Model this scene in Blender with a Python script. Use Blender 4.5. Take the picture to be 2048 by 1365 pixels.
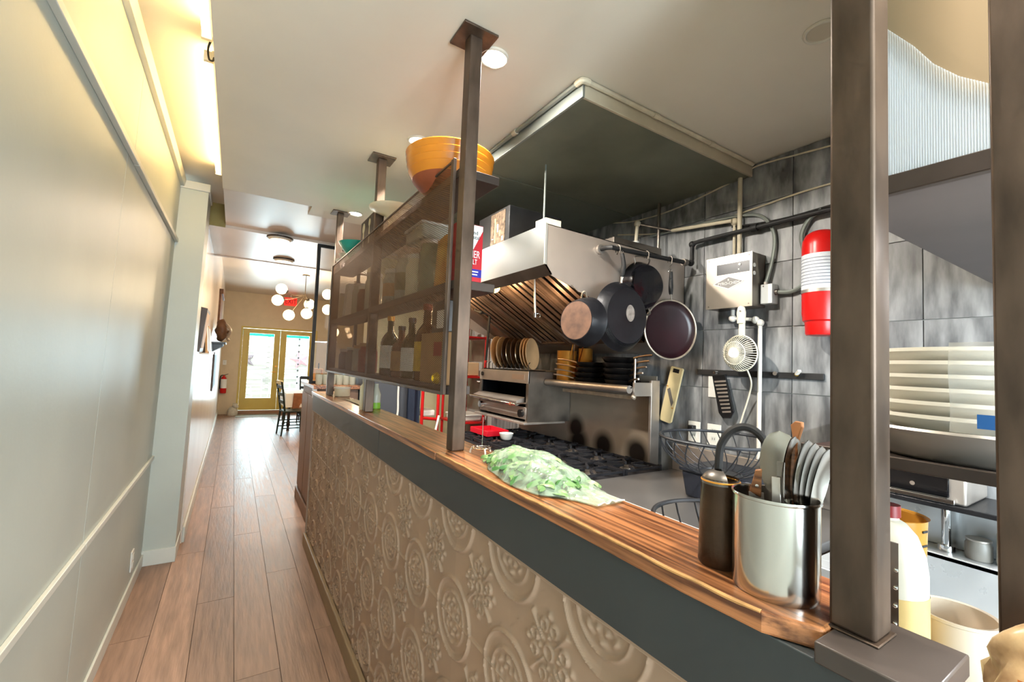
import bpy, bmesh, math, random
from mathutils import Vector, Matrix
random.seed(7)
for o in list(bpy.data.objects):
    bpy.data.objects.remove(o)
SC = bpy.context.scene
COL = SC.collection

# ------------------------------------------------------------------ camera
FPX = 878.06
RIGHT = Vector((0.8443, -0.5346, 0.0399))
FWD = Vector((0.5330, 0.8445, 0.0523))
CAM_LOC = Vector((0.0, 0.0, 1.5))
f_ = FWD.normalized()
r_ = (RIGHT - f_ * RIGHT.dot(f_)).normalized()
u_ = r_.cross(f_)
cd = bpy.data.cameras.new('camera')
cam = bpy.data.objects.new('camera', cd)
COL.objects.link(cam)
cd.sensor_width = 36.0
cd.lens = FPX / 2048.0 * 36.0
cd.clip_start = 0.02
cd.clip_end = 200
cam.matrix_world = Matrix(((r_.x, u_.x, -f_.x, CAM_LOC.x), (r_.y, u_.y, -f_.y, CAM_LOC.y),
                           (r_.z, u_.z, -f_.z, CAM_LOC.z), (0, 0, 0, 1)))
SC.camera = cam

# ------------------------------------------------------------------ world, exposure, big lights
SC.view_settings.view_transform = 'Standard'
SC.view_settings.look = 'None'
SC.view_settings.gamma = 1.0
SC.view_settings.exposure = 0.62
SC.view_settings.use_curve_mapping = False
SC.cycles.use_denoising = True
SC.cycles.max_bounces = 6
SC.cycles.diffuse_bounces = 3
SC.cycles.glossy_bounces = 3
SC.cycles.use_adaptive_sampling = True
SC.cycles.adaptive_threshold = 0.06
SC.cycles.adaptive_min_samples = 12
SC.cycles.transparent_max_bounces = 10
SC.cycles.sample_clamp_indirect = 6.0
SC.cycles.caustics_reflective = False
SC.cycles.caustics_refractive = False
wd = bpy.data.worlds.new('sky')
SC.world = wd
wd.use_nodes = True
bg = wd.node_tree.nodes['Background']
bg.inputs[0].default_value = (0.80, 0.92, 1.0, 1)
bg.inputs[1].default_value = 3.2


def lamp(name, kind, loc, energy, color, size=0.1, size_y=None, direction=(0, 0, -1), shape=None, spread=None):
    d = bpy.data.lights.new(name, kind)
    d.energy = energy
    d.color = color
    if kind == 'AREA':
        d.shape = shape or ('RECTANGLE' if size_y else 'DISK')
        d.size = size
        if size_y:
            d.size_y = size_y
        if spread:
            d.spread = spread
    else:
        d.shadow_soft_size = size
    o = bpy.data.objects.new(name, d)
    COL.objects.link(o)
    o.location = loc
    o.rotation_euler = Vector(direction).to_track_quat('-Z', 'Y').to_euler()
    return o


# daylight through the shop window behind the camera and through the garden doors at the far end
lamp('daylight_front_window', 'AREA', (0.6, -2.75, 1.45), 150, (0.76, 0.91, 1.0), 1.7, 1.9, (0.30, 1, 0.55))
lamp('daylight_garden_doors', 'AREA', (1.0, 13.35, 1.3), 150, (0.66, 0.90, 1.0), 1.7, 1.9, (0, -1, -0.15))


# ------------------------------------------------------------------ colour + material helpers
def lin(c):
    out = []
    for x in c[:3]:
        x = x / 255.0
        out.append(x / 12.92 if x <= 0.04045 else ((x + 0.055) / 1.055) ** 2.4)
    return (out[0], out[1], out[2], 1.0)


MATS = {}


def M(name, col, rough=0.5, metal=0.0, var=0.0, vs=6.0, stretch=(1, 1, 1), bump=0.0, bs=40.0, col2=None,
      trans=0.0, alpha=1.0, coat=0.0, emit=None, es=0.0, ior=1.45, rand=0.0, rvar=0.0, spec=None, aniso=0.0, contrast=(0.3, 0.7)):
    if name in MATS:
        return MATS[name]
    m = bpy.data.materials.new(name)
    MATS[name] = m
    m.use_nodes = True
    nt = m.node_tree
    b = nt.nodes['Principled BSDF']
    L = nt.links.new
    c = lin(col)
    b.inputs['Base Color'].default_value = c
    b.inputs['Roughness'].default_value = rough
    b.inputs['Metallic'].default_value = metal
    b.inputs['IOR'].default_value = ior
    if trans:
        b.inputs['Transmission Weight'].default_value = trans
    if alpha < 1:
        b.inputs['Alpha'].default_value = alpha
    if coat:
        b.inputs['Coat Weight'].default_value = coat
        b.inputs['Coat Roughness'].default_value = 0.15
    if spec is not None:
        b.inputs['Specular IOR Level'].default_value = spec
    if emit:
        b.inputs['Emission Color'].default_value = lin(emit)
        b.inputs['Emission Strength'].default_value = es
    if var or col2 or bump or rand or rvar:
        tc = nt.nodes.new('ShaderNodeTexCoord')
        mp = nt.nodes.new('ShaderNodeMapping')
        mp.inputs['Scale'].default_value = stretch
        L(tc.outputs['Object'], mp.inputs['Vector'])
        oi = nt.nodes.new('ShaderNodeObjectInfo')
        if rand:
            ml = nt.nodes.new('ShaderNodeVectorMath')
            ml.operation = 'SCALE'
            ml.inputs[0].default_value = (37.0, 53.0, 71.0)
            L(oi.outputs['Random'], ml.inputs['Scale'])
            L(ml.outputs['Vector'], mp.inputs['Location'])
        nz = nt.nodes.new('ShaderNodeTexNoise')
        nz.inputs['Scale'].default_value = vs
        nz.inputs['Detail'].default_value = 6.0
        L(mp.outputs['Vector'], nz.inputs['Vector'])
        if var or col2:
            rp = nt.nodes.new('ShaderNodeValToRGB')
            lo = tuple(max(0, x * (1 - var)) for x in c[:3]) + (1,)
            hi = tuple(min(1, x * (1 + var)) for x in c[:3]) + (1,)
            if col2:
                hi = lin(col2)
                lo = c
            rp.color_ramp.elements[0].color = lo
            rp.color_ramp.elements[1].color = hi
            rp.color_ramp.elements[0].position = contrast[0]
            rp.color_ramp.elements[1].position = contrast[1]
            L(nz.outputs['Fac'], rp.inputs['Fac'])
            src = rp.outputs['Color']
            if rand:
                hs = nt.nodes.new('ShaderNodeHueSaturation')
                mr = nt.nodes.new('ShaderNodeMapRange')
                mr.inputs['To Min'].default_value = 1 - rand
                mr.inputs['To Max'].default_value = 1 + rand
                L(oi.outputs['Random'], mr.inputs['Value'])
                L(mr.outputs['Result'], hs.inputs['Value'])
                L(src, hs.inputs['Color'])
                src = hs.outputs['Color']
            L(src, b.inputs['Base Color'])
        if rvar:
            mr2 = nt.nodes.new('ShaderNodeMapRange')
            mr2.inputs['To Min'].default_value = max(0, rough - rvar)
            mr2.inputs['To Max'].default_value = min(1, rough + rvar)
            L(nz.outputs['Fac'], mr2.inputs['Value'])
            L(mr2.outputs['Result'], b.inputs['Roughness'])
        if bump:
            n2 = nt.nodes.new('ShaderNodeTexNoise')
            n2.inputs['Scale'].default_value = bs
            n2.inputs['Detail'].default_value = 4.0
            L(mp.outputs['Vector'], n2.inputs['Vector'])
            bp = nt.nodes.new('ShaderNodeBump')
            bp.inputs['Strength'].default_value = bump
            bp.inputs['Distance'].default_value = 0.01
            L(n2.outputs['Fac'], bp.inputs['Height'])
            L(bp.outputs['Normal'], b.inputs['Normal'])
    return m


# ------------------------------------------------------------------ mesh helpers
class MB:
    def __init__(s):
        s.v = []
        s.f = []

    def add(s, vs, fs):
        o = len(s.v)
        s.v += [Vector(v) for v in vs]
        s.f += [tuple(i + o for i in f) for f in fs]
        return s

    def box(s, x0, x1, y0, y1, z0, z1):
        vs = [(x, y, z) for z in (z0, z1) for y in (y0, y1) for x in (x0, x1)]
        return s.add(vs, [(0, 2, 3, 1), (4, 5, 7, 6), (0, 1, 5, 4), (2, 6, 7, 3), (0, 4, 6, 2), (1, 3, 7, 5)])

    def bar(s, p, q, w, h, up=(0, 0, 1)):
        p, q = Vector(p), Vector(q)
        d = (q - p).normalized()
        up = Vector(up)
        if abs(d.dot(up)) > 0.98:
            up = Vector((1, 0, 0))
        a = d.cross(up).normalized()
        b = a.cross(d).normalized()
        vs = []
        for c in (p, q):
            for sx, sy in ((-1, -1), (1, -1), (1, 1), (-1, 1)):
                vs.append(c + a * (sx * w / 2) + b * (sy * h / 2))
        return s.add(vs, [(3, 2, 1, 0), (4, 5, 6, 7), (0, 1, 5, 4), (1, 2, 6, 5), (2, 3, 7, 6), (3, 0, 4, 7)])

    def cyl(s, p, q, r0, r1=None, n=16, caps=True):
        if r1 is None:
            r1 = r0
        p, q = Vector(p), Vector(q)
        d = (q - p).normalized()
        a = d.orthogonal().normalized()
        b = d.cross(a)
        vs = []
        for c, r in ((p, r0), (q, r1)):
            for i in range(n):
                t = 2 * math.pi * i / n
                vs.append(c + (a * math.cos(t) + b * math.sin(t)) * r)
        fs = [(i, (i + 1) % n, n + (i + 1) % n, n + i) for i in range(n)]
        if caps:
            fs += [tuple(range(n - 1, -1, -1)), tuple(range(n, 2 * n))]
        return s.add(vs, fs)

    def tube(s, pts, r, n=8, closed=False, caps=True, radii=None):
        pts = [Vector(p) for p in pts]
        m = len(pts)
        ref = None
        vs = []
        for i, p in enumerate(pts):
            if closed:
                d = pts[(i + 1) % m] - pts[i - 1]
            else:
                d = pts[min(i + 1, m - 1)] - pts[max(i - 1, 0)]
            if d.length < 1e-9:
                d = Vector((0, 0, 1))
            d.normalize()
            if ref is None:
                ref = d.orthogonal().normalized()
            ref = ref - d * ref.dot(d)
            if ref.length < 1e-6:
                ref = d.orthogonal()
            ref.normalize()
            b = d.cross(ref)
            rr = radii[i] if radii else r
            for k in range(n):
                t = 2 * math.pi * k / n
                vs.append(p + (ref * math.cos(t) + b * math.sin(t)) * rr)
        fs = []
        for i in range(m if closed else m - 1):
            j = (i + 1) % m
            for k in range(n):
                fs.append((i * n + k, i * n + (k + 1) % n, j * n + (k + 1) % n, j * n + k))
        if caps and not closed:
            fs += [tuple(range(n - 1, -1, -1)), tuple(range((m - 1) * n, m * n))]
        return s.add(vs, fs)

    def lathe(s, prof, c=(0, 0, 0), n=28, sx=1.0, sy=1.0, cap0=False, cap1=False):
        c = Vector(c)
        vs = []
        for r, z in prof:
            for k in range(n):
                t = 2 * math.pi * k / n
                vs.append(c + Vector((r * sx * math.cos(t), r * sy * math.sin(t), z)))
        fs = []
        for i in range(len(prof) - 1):
            for k in range(n):
                fs.append((i * n + k, i * n + (k + 1) % n, (i + 1) * n + (k + 1) % n, (i + 1) * n + k))
        if cap0:
            fs.append(tuple(range(n - 1, -1, -1)))
        if cap1:
            fs.append(tuple(range((len(prof) - 1) * n, len(prof) * n)))
        return s.add(vs, fs)

    def prism(s, poly, vec):
        n = len(poly)
        vec = Vector(vec)
        vs = [Vector(p) for p in poly] + [Vector(p) + vec for p in poly]
        fs = [tuple(range(n - 1, -1, -1)), tuple(range(n, 2 * n))]
        fs += [(i, (i + 1) % n, n + (i + 1) % n, n + i) for i in range(n)]
        return s.add(vs, fs)

    def sphere(s, c, r, nu=20, nv=12, sx=1, sy=1, sz=1):
        prof = []
        for i in range(nv + 1):
            t = -math.pi / 2 + math.pi * i / nv
            prof.append((max(1e-5, r * math.cos(t)), r * sz * math.sin(t)))
        return s.lathe(prof, c, nu, sx, sy)

    def torus(s, c, R, r, axis=(0, 0, 1), n=32, m=8, sx=1.0):
        q = Vector((0, 0, 1)).rotation_difference(Vector(axis).normalized())
        pts = [Vector(c) + q @ Vector((R * sx * math.cos(2 * math.pi * i / n), R * math.sin(2 * math.pi * i / n), 0)) for i in range(n)]
        return s.tube(pts, r, m, closed=True)

    def grid(s, nu, nv, fn):
        vs = [fn(i / nu, j / nv) for j in range(nv + 1) for i in range(nu + 1)]
        w = nu + 1
        fs = [(j * w + i, j * w + i + 1, (j + 1) * w + i + 1, (j + 1) * w + i) for j in range(nv) for i in range(nu)]
        return s.add(vs, fs)

    def xf(s, mat, start=0):
        for i in range(start, len(s.v)):
            s.v[i] = mat @ s.v[i]
        return s

    def rot(s, ang, axis='Z', about=(0, 0, 0), start=0):
        a = Vector(about)
        return s.xf(Matrix.Translation(a) @ Matrix.Rotation(ang, 4, axis) @ Matrix.Translation(-a), start)

    def move(s, v, start=0):
        return s.xf(Matrix.Translation(Vector(v)), start)


WORLD = {}


def build(mb, name, mat, parent=None, smooth=35, bevel=0.0, bseg=2, origin=None, kind=None, label=None, fixn=True):
    lo = [min(v[i] for v in mb.v) for i in range(3)]
    hi = [max(v[i] for v in mb.v) for i in range(3)]
    og = Vector(origin) if origin is not None else Vector(((lo[0] + hi[0]) / 2, (lo[1] + hi[1]) / 2, lo[2]))
    me = bpy.data.meshes.new(name)
    me.from_pydata([tuple(v - og) for v in mb.v], [], mb.f)
    if fixn:
        bm = bmesh.new()
        bm.from_mesh(me)
        bmesh.ops.recalc_face_normals(bm, faces=bm.faces[:])
        bm.to_mesh(me)
        bm.free()
    if smooth:
        me.polygons.foreach_set('use_smooth', [True] * len(me.polygons))
        me.set_sharp_from_angle(angle=math.radians(smooth))
    me.materials.append(mat)
    ob = bpy.data.objects.new(name, me)
    COL.objects.link(ob)
    WORLD[ob.name] = og
    if parent is not None:
        ob.parent = parent
        ob.location = og - WORLD[parent.name]
    else:
        ob.location = og
    if bevel:
        md = ob.modifiers.new('bevel', 'BEVEL')
        md.width = bevel
        md.segments = bseg
        md.limit_method = 'ANGLE'
        md.angle_limit = math.radians(40)
    if kind:
        ob['kind'] = kind
    if label:
        ob['label'] = label
    return ob


def thing(name, label, cat, loc=(0, 0, 0), group=None):
    o = bpy.data.objects.new(name, None)
    o.empty_display_size = 0.05
    COL.objects.link(o)
    o.location = loc
    WORLD[o.name] = Vector(loc)
    return tag(o, label, cat, group)


def tag(o, label, cat, group=None):
    o['label'] = label
    o['category'] = cat
    if group:
        o['group'] = group
    return o


def solo(mb, name, mat, label, cat, group=None, **k):
    return tag(build(mb, name, mat, None, **k), label, cat, group)


def struct(mb, name, mat, parent=None, **k):
    o = build(mb, name, mat, parent, **k)
    if parent is None:
        o['kind'] = 'structure'
    return o


def twin(ob, parent, world_loc, rot=None, scale=None):
    """A copy of one piece sharing its mesh."""
    c = ob.copy()
    COL.objects.link(c)
    WORLD[c.name] = Vector(world_loc)
    c.parent = parent
    c.location = Vector(world_loc) - (WORLD[parent.name] if parent else Vector())
    if rot:
        c.rotation_euler = rot
    if scale:
        c.scale = scale
    return c


def copy_tree(root, loc, rotz=0.0, label=None, group=None, scale=1.0, rot=None):
    r = root.copy()
    COL.objects.link(r)
    r.location = loc
    r.rotation_euler = rot if rot else (0, 0, rotz)
    r.scale = (scale, scale, scale) if not hasattr(scale, '__len__') else scale
    if label:
        r['label'] = label
    if group:
        r['group'] = group
    for ch in list(root.children):
        c = ch.copy()
        COL.objects.link(c)
        c.parent = r
        for g in ch.children:
            d = g.copy()
            COL.objects.link(d)
            d.parent = c
    return r


def smooth_pts(pts, k=6):
    pts = [Vector(p) for p in pts]
    out = []
    n = len(pts)
    for i in range(n - 1):
        p0, p1, p2, p3 = pts[max(i - 1, 0)], pts[i], pts[i + 1], pts[min(i + 2, n - 1)]
        for j in range(k):
            t = j / k
            out.append(0.5 * ((2 * p1) + (p2 - p0) * t + (2 * p0 - 5 * p1 + 4 * p2 - p3) * t * t + (3 * p1 - p0 - 3 * p2 + p3) * t ** 3))
    out.append(pts[-1])
    return out


def text(body, name, mat, size, loc, xdir, ydir, parent=None, align='CENTER', ext=0.0004, sx=1.0):
    cu = bpy.data.curves.new(name, 'FONT')
    cu.body = body
    cu.size = size
    cu.extrude = ext
    cu.align_x = align
    cu.align_y = 'CENTER'
    cu.materials.append(mat)
    cu.resolution_u = 3
    tmp = bpy.data.objects.new(name + '_curve', cu)
    COL.objects.link(tmp)
    dg = bpy.context.evaluated_depsgraph_get()
    me = bpy.data.meshes.new_from_object(tmp.evaluated_get(dg))
    bpy.data.objects.remove(tmp)
    me.name = name
    o = bpy.data.objects.new(name, me)
    COL.objects.link(o)
    x = Vector(xdir).normalized()
    y = Vector(ydir).normalized()
    z = x.cross(y)
    base = Matrix(((x.x * sx, y.x, z.x, 0), (x.y * sx, y.y, z.y, 0), (x.z * sx, y.z, z.z, 0), (0, 0, 0, 1)))
    pl = WORLD[parent.name] if parent else Vector()
    o.parent = parent
    o.matrix_local = Matrix.Translation(Vector(loc) - pl) @ base
    return o

# ------------------------------------------------------------------ materials
m_wall = M('wall_paint', (188, 193, 184), 0.42, var=0.05, vs=2.0, bump=0.04, bs=60)
m_trim = M('trim_paint', (214, 214, 204), 0.38, var=0.04, vs=6)
m_wallfar = M('far_wall_paint', (228, 214, 200), 0.22, var=0.05, vs=1.5)
m_ceil = M('ceiling_paint', (230, 222, 206), 0.55, var=0.05, vs=1.6, bump=0.05, bs=30)
m_ceil2 = M('ceiling_paint_gloss', (216, 202, 188), 0.35, var=0.05, vs=1.5)
m_olive = M('olive_paint', (150, 132, 70), 0.5, var=0.06)
m_tan = M('tan_paint', (140, 120, 92), 0.5, var=0.05, vs=2)
m_cream = M('cream_paint', (200, 190, 150), 0.5, var=0.08)
m_plank = M('floor_oak', (158, 126, 106), 0.42, var=0.26, vs=5.0, stretch=(9, 0.7, 1), bump=0.12, bs=12, rand=0.13, rvar=0.1)
m_seam = M('floor_seam', (70, 50, 40), 0.8)
m_tin = M('pressed_tin_paint', (170, 144, 122), 0.42, metal=0.0, var=0.07, vs=4, rand=0.05)
m_fascia = M('charcoal_paint', (62, 66, 67), 0.42, var=0.08, vs=3)
m_wood = M('stained_pine', (96, 56, 34), 0.3, col2=(190, 126, 80), vs=4.0, stretch=(26, 0.8, 26), bump=0.08, bs=10, coat=0.35, contrast=(0.36, 0.62))
m_woodedge = M('pine_edge', (170, 112, 66), 0.4, var=0.2, vs=5, stretch=(1, 1, 12))
m_steelpost = M('raw_steel', (92, 76, 64), 0.40, metal=0.55, var=0.42, vs=20, stretch=(1, 1, 0.3), rvar=0.18)
m_steeldark = M('dark_steel', (72, 62, 56), 0.45, metal=0.45, var=0.2, vs=8)
m_mesh = M('expanded_steel', (122, 88, 60), 0.5, metal=0.35)
m_tile = M('slate_tile', (88, 89, 91), 0.4, col2=(166, 167, 167), vs=3.4, stretch=(1.0, 2.6, 0.42), bump=0.04, bs=14, rand=0.12, rvar=0.12, contrast=(0.36, 0.78))
m_grout = M('grout', (172, 172, 168), 0.8, var=0.15)
m_inox = M('brushed_inox', (196, 192, 186), 0.26, metal=1.0, var=0.08, vs=5, stretch=(1, 8, 1), rvar=0.08)
m_inox2 = M('satin_inox', (190, 182, 174), 0.40, metal=0.85, var=0.12, vs=7, rvar=0.1)
m_inoxdark = M('smoked_inox', (128, 120, 112), 0.38, metal=0.85, var=0.3, vs=5, rvar=0.12)
m_black = M('black_enamel', (20, 20, 22), 0.32, var=0.3, vs=9)
m_blackmatt = M('black_matt', (30, 29, 29), 0.6, var=0.25, vs=12)
m_iron = M('cast_iron', (38, 38, 42), 0.5, metal=0.3, var=0.35, vs=14, bump=0.15, bs=60)
m_white = M('white_plastic', (228, 224, 214), 0.4, var=0.04, vs=9)
m_cream_pipe = M('cream_pipe', (205, 194, 170), 0.45, var=0.14, vs=14)
m_red = M('red_paint', (196, 24, 22), 0.33, var=0.12, vs=8)
m_brass = M('brass', (226, 162, 72), 0.34, metal=0.7, var=0.15)
m_chrome = M('chrome', (215, 215, 215), 0.09, metal=1.0)
m_glass = M('clear_glass', (238, 242, 240), 0.03)
_nt = m_glass.node_tree
_tp = _nt.nodes.new('ShaderNodeBsdfTransparent')
_gl = _nt.nodes.new('ShaderNodeBsdfGlossy')
_gl.inputs['Roughness'].default_value = 0.02
_fr = _nt.nodes.new('ShaderNodeFresnel')
_fr.inputs['IOR'].default_value = 1.35
_mx = _nt.nodes.new('ShaderNodeMixShader')
_nt.links.new(_fr.outputs[0], _mx.inputs[0])
_nt.links.new(_tp.outputs[0], _mx.inputs[1])
_nt.links.new(_gl.outputs[0], _mx.inputs[2])
_nt.links.new(_mx.outputs[0], _nt.nodes['Material Output'].inputs[0])
m_paper = M('paper_white', (236, 236, 232), 0.6, var=0.03)
m_ink = M('ink', (25, 25, 28), 0.6)
m_yellowdoor = M('mustard_paint', (205, 178, 84), 0.38, var=0.06, vs=3)


# ------------------------------------------------------------------ floor
WP = 0.187
fl = MB().box(-0.7, 3.3, -2.7, 12.95, -0.15, -0.013)
floor = struct(fl, 'floor', m_seam)
pk = MB().box(-WP / 2 + 0.0012, WP / 2 - 0.0012, -1.0, 1.0, -0.012, 0.0)
first = None
for c in range(-1, 18):
    x = -0.468 + WP * (c + 0.5)
    y = -2.7 - (c * 0.83 % 1.9)
    while y < 12.8:
        ln = 1.9
        y1 = min(y + ln, 12.8)
        y0 = max(y, -2.7)
        if y1 - y0 > 0.05 and not (x > 0.75 and y1 < 3.0):
            if first is None:
                first = build(pk, 'plank', m_plank, floor, origin=(0, 0, 0))
                WORLD[first.name] = Vector((x, (y0 + y1) / 2, 0))
                first.location = Vector((x, (y0 + y1) / 2, 0)) - WORLD[floor.name]
                first.scale = (1, (y1 - y0 - 0.003) / 2, 1)
            else:
                twin(first, floor, (x, (y0 + y1) / 2, 0), scale=(1, (y1 - y0 - 0.003) / 2, 1))
        y += ln


# ------------------------------------------------------------------ left wall of the passage (leans a hair, as old walls do)
def XL(z):
    return -0.455 + 0.02 * z


def lean_box(y0, y1, z0, z1, d0, d1):
    """box standing off the leaning left wall by d0..d1"""
    return MB().prism([(XL(z0) + d0, y0, z0), (XL(z0) + d1, y0, z0), (XL(z1) + d1, y0, z1), (XL(z1) + d0, y0, z1)], (0, y1 - y0, 0))


wl = struct(lean_box(-2.6, 3.98, 0, 2.80, -0.15, -0.012), 'wall_left', m_wall)
ZR1, ZR2, ZCR = 0.745, 2.295, 2.70
for (ya, yb) in ((-2.6, -0.2), (-0.2, 2.30), (2.30, 3.97)):
    build(lean_box(ya + 0.002, yb - 0.002, 0.0, ZR1, -0.012, 0), 'panel', m_wall, wl)
    build(lean_box(ya + 0.002, yb - 0.002, ZR1, ZR2, -0.012, 0), 'panel', m_wall, wl)
for (ya, yb) in ((-2.6, 0.3), (0.3, 2.42), (2.42, 3.97)):
    build(lean_box(ya + 0.003, yb - 0.003, ZR2, 2.76, -0.012, 0), 'panel', m_wall, wl)
for i, (ya, yb) in enumerate(((-2.6, 0.95), (0.953, 2.28), (2.283, 3.05), (3.053, 3.965))):
    struct(lean_box(ya, yb, ZR1 - 0.013, ZR1 + 0.013, 0, 0.014), 'trim_%d' % (i + 1), m_trim, bevel=0.002)
for i, (ya, yb) in enumerate(((-2.6, 1.2), (1.203, 2.42), (2.425, 3.18), (3.183, 3.965))):
    struct(lean_box(ya, yb, ZR2 - 0.012, ZR2 + 0.014, 0, 0.020), 'trim_%d' % (i + 5), m_trim, bevel=0.002)
struct(MB().prism([(XL(ZCR), -2.6, ZCR), (XL(ZCR) + 0.022, -2.6, ZCR), (XL(ZCR) + 0.03, -2.6, ZCR + 0.035), (XL(ZCR) + 0.03, -2.6, ZCR + 0.055), (XL(ZCR), -2.6, ZCR + 0.055)], (0, 6.565, 0)), 'trim_9', m_trim)
struct(lean_box(-2.6, 3.965, 0, 0.085, 0, 0.012), 'baseboard_left', m_trim, bevel=0.003)
# wall outlet low on the left wall
t = thing('wall_outlet', 'small white wall outlet low on the left passage wall', 'outlet', (XL(0.2), 3.55, 0.16))
build(MB().box(XL(.2), XL(.2) + 0.008, 3.50, 3.575, 0.15, 0.27), 'plate', m_white, t, bevel=0.003)
build(MB().box(XL(.2) + 0.008, XL(.2) + 0.011, 3.52, 3.555, 0.17, 0.20), 'socket', m_trim, t)
build(MB().box(XL(.2) + 0.008, XL(.2) + 0.011, 3.52, 3.555, 0.22, 0.25), 'socket', m_trim, t)

# pilaster where the wall steps out, and the long wall beyond it
pz = MB().prism([(-0.62, 3.968, 0), (-0.270, 3.968, 0), (-0.232, 3.968, 2.69), (-0.62, 3.968, 2.69)], (0, 0.34, 0))
wpil = struct(pz, 'wall_pilaster', m_wall)
struct(MB().prism([(-0.405, 3.955, 2.69), (-0.222, 3.955, 2.69), (-0.222, 3.955, 2.75), (-0.405, 3.955, 2.75)], (0, 0.36, 0)), 'trim_10', m_trim, bevel=0.004)
struct(MB().prism([(-0.455, 3.957, 0), (-0.262, 3.957, 0), (-0.262, 3.957, 0.105), (-0.455, 3.957, 0.105)], (0, 0.36, 0)), 'baseboard_pilaster', m_trim, bevel=0.003)
struct(MB().box(-0.42, -0.255, 4.31, 12.8, 0, 3.1), 'wall_left_far', m_wallfar)
struct(MB().box(-0.255, -0.238, 4.32, 12.78, 0, 0.12), 'baseboard_left_far', m_trim, bevel=0.004)

# ------------------------------------------------------------------ ceilings
struct(MB().box(-0.62, -0.13, -2.6, 4.60, 2.80, 2.86), 'ceiling_cove', m_ceil)
ceil = MB()
ceil.box(-0.13, 0.97, -2.6, 0.374, 2.60, 2.80)
ceil.box(0.97, 2.5, -2.6, -0.6, 2.60, 2.80)
ceil.box(-0.13, 2.5, 0.374, 3.5, 2.60, 2.80)
ceil.box(0.42, 2.5, 3.5, 3.72, 2.60, 2.80)
struct(ceil, 'ceiling', m_ceil, smooth=0)
c2 = MB()
c2.box(-0.13, 0.42, 3.5, 4.60, 2.625, 2.80)
c2.box(0.42, 2.5, 3.72, 4.60, 2.625, 2.80)
c2.box(-0.42, 3.3, 4.60, 5.95, 2.60, 2.80)
struct(c2, 'ceiling_hall', m_ceil2, smooth=0)
struct(MB().box(-0.30, -0.131, 4.585, 4.60, 2.60, 2.80), 'trim_11', m_olive)
struct(MB().box(-0.42, 3.3, 5.95, 6.0, 2.592, 3.1), 'trim_12', m_ceil2)
struct(MB().box(-0.42, 3.3, 6.0, 12.95, 3.02, 3.12), 'ceiling_dining', m_ceil2)

# ------------------------------------------------------------------ far wall with garden doors
YF = 12.8
wf = MB()
wf.box(-0.42, 0.12, YF, YF + 0.15, 0, 3.1)
wf.box(1.87, 3.3, YF, YF + 0.15, 0, 3.1)
wf.box(0.12, 1.87, YF, YF + 0.15, 2.18, 3.1)
struct(wf, 'wall_far', M('far_end_paint', (212, 192, 158), 0.5, var=0.04), smooth=0)
struct(MB().box(0.02, 1.97, YF - 0.14, YF, 0, 0.085), 'trim_13', M('door_step_wood', (150, 110, 80), 0.45, var=0.15), bevel=0.006)
fr = MB()
fr.box(0.12, 0.165, YF - 0.012, YF + 0.12, 0.085, 2.18)
fr.box(1.825, 1.87, YF - 0.012, YF + 0.12, 0.085, 2.18)
fr.box(0.165, 1.825, YF - 0.012, YF + 0.12, 2.135, 2.18)
for i, (xa, xb) in enumerate(((0.168, 0.992), (0.998, 1.822))):
    d = MB()
    y0, y1 = YF + 0.02, YF + 0.065
    pa, pb, za, zb = xa + 0.14, xb - 0.135, 0.39, 2.02
    d.box(xa, pa, y0, y1, 0.09, 2.13)
    d.box(pb, xb, y0, y1, 0.09, 2.13)
    d.box(pa, pb, y0, y1, 0.09, za)
    d.box(pa, pb, y0, y1, zb, 2.13)
    dr = struct(d, 'door_%d' % (i + 1), m_yellowdoor, smooth=0)
    g = build(MB().box(pa, pb, YF + 0.038, YF + 0.046, za, zb), 'pane', m_glass, dr)
    bd = MB()
    bd.box(pa - 0.02, pa, y0 - 0.008, y0, za - 0.02, zb + 0.02)
    bd.box(pb, pb + 0.02, y0 - 0.008, y0, za - 0.02, zb + 0.02)
    bd.box(pa, pb, y0 - 0.008, y0, za - 0.02, za)
    bd.box(pa, pb, y0 - 0.008, y0, zb, zb + 0.02)
    build(bd, 'glazing_bead', m_yellowdoor, dr, smooth=0)
    if i == 0:
        hd = MB().cyl((xb - 0.06, y0 - 0.05, 1.05), (xb - 0.06, y0, 1.05), 0.012).cyl((xb - 0.06, y0 - 0.05, 1.05), (xb - 0.17, y0 - 0.05, 1.05), 0.01)
        build(hd, 'handle', m_brass, dr)
        build(MB().cyl((xb - 0.06, y0 - 0.03, 1.2), (xb - 0.06, y0, 1.2), 0.025), 'lock', m_brass, dr)
struct(fr, 'trim_14', m_yellowdoor, smooth=0)

# ------------------------------------------------------------------ right wall: slate tiles on a grouted backing
XT = 2.25
wr = struct(MB().box(XT + 0.002, XT + 0.2, -2.7, 4.9, 0, 2.8), 'wall_right', m_grout)
first = None
TY, TZ = 0.472, 0.3215
for r in range(6):
    z0 = 0.77 + TZ * r
    z1 = min(z0 + TZ, 2.598)
    for c in range(-3, 6):
        y0 = 1.053 + TY * c
        w, h = TY - 0.004, (z1 - z0) - 0.004
        cen = (XT, y0 + TY / 2, z0 + 0.0015)
        if first is None:
            mb = MB().box(XT - 0.007, XT + 0.002, -0.5, 0.5, 0, 1.0)
            first = build(mb, 'tile', m_tile, wr, origin=(XT, 0, 0), smooth=0)
            WORLD[first.name] = Vector(cen)
            first.location = Vector(cen) - WORLD[wr.name]
            first.scale = (1, w, h)
        else:
            twin(first, wr, cen, scale=(1, w, h))

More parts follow.
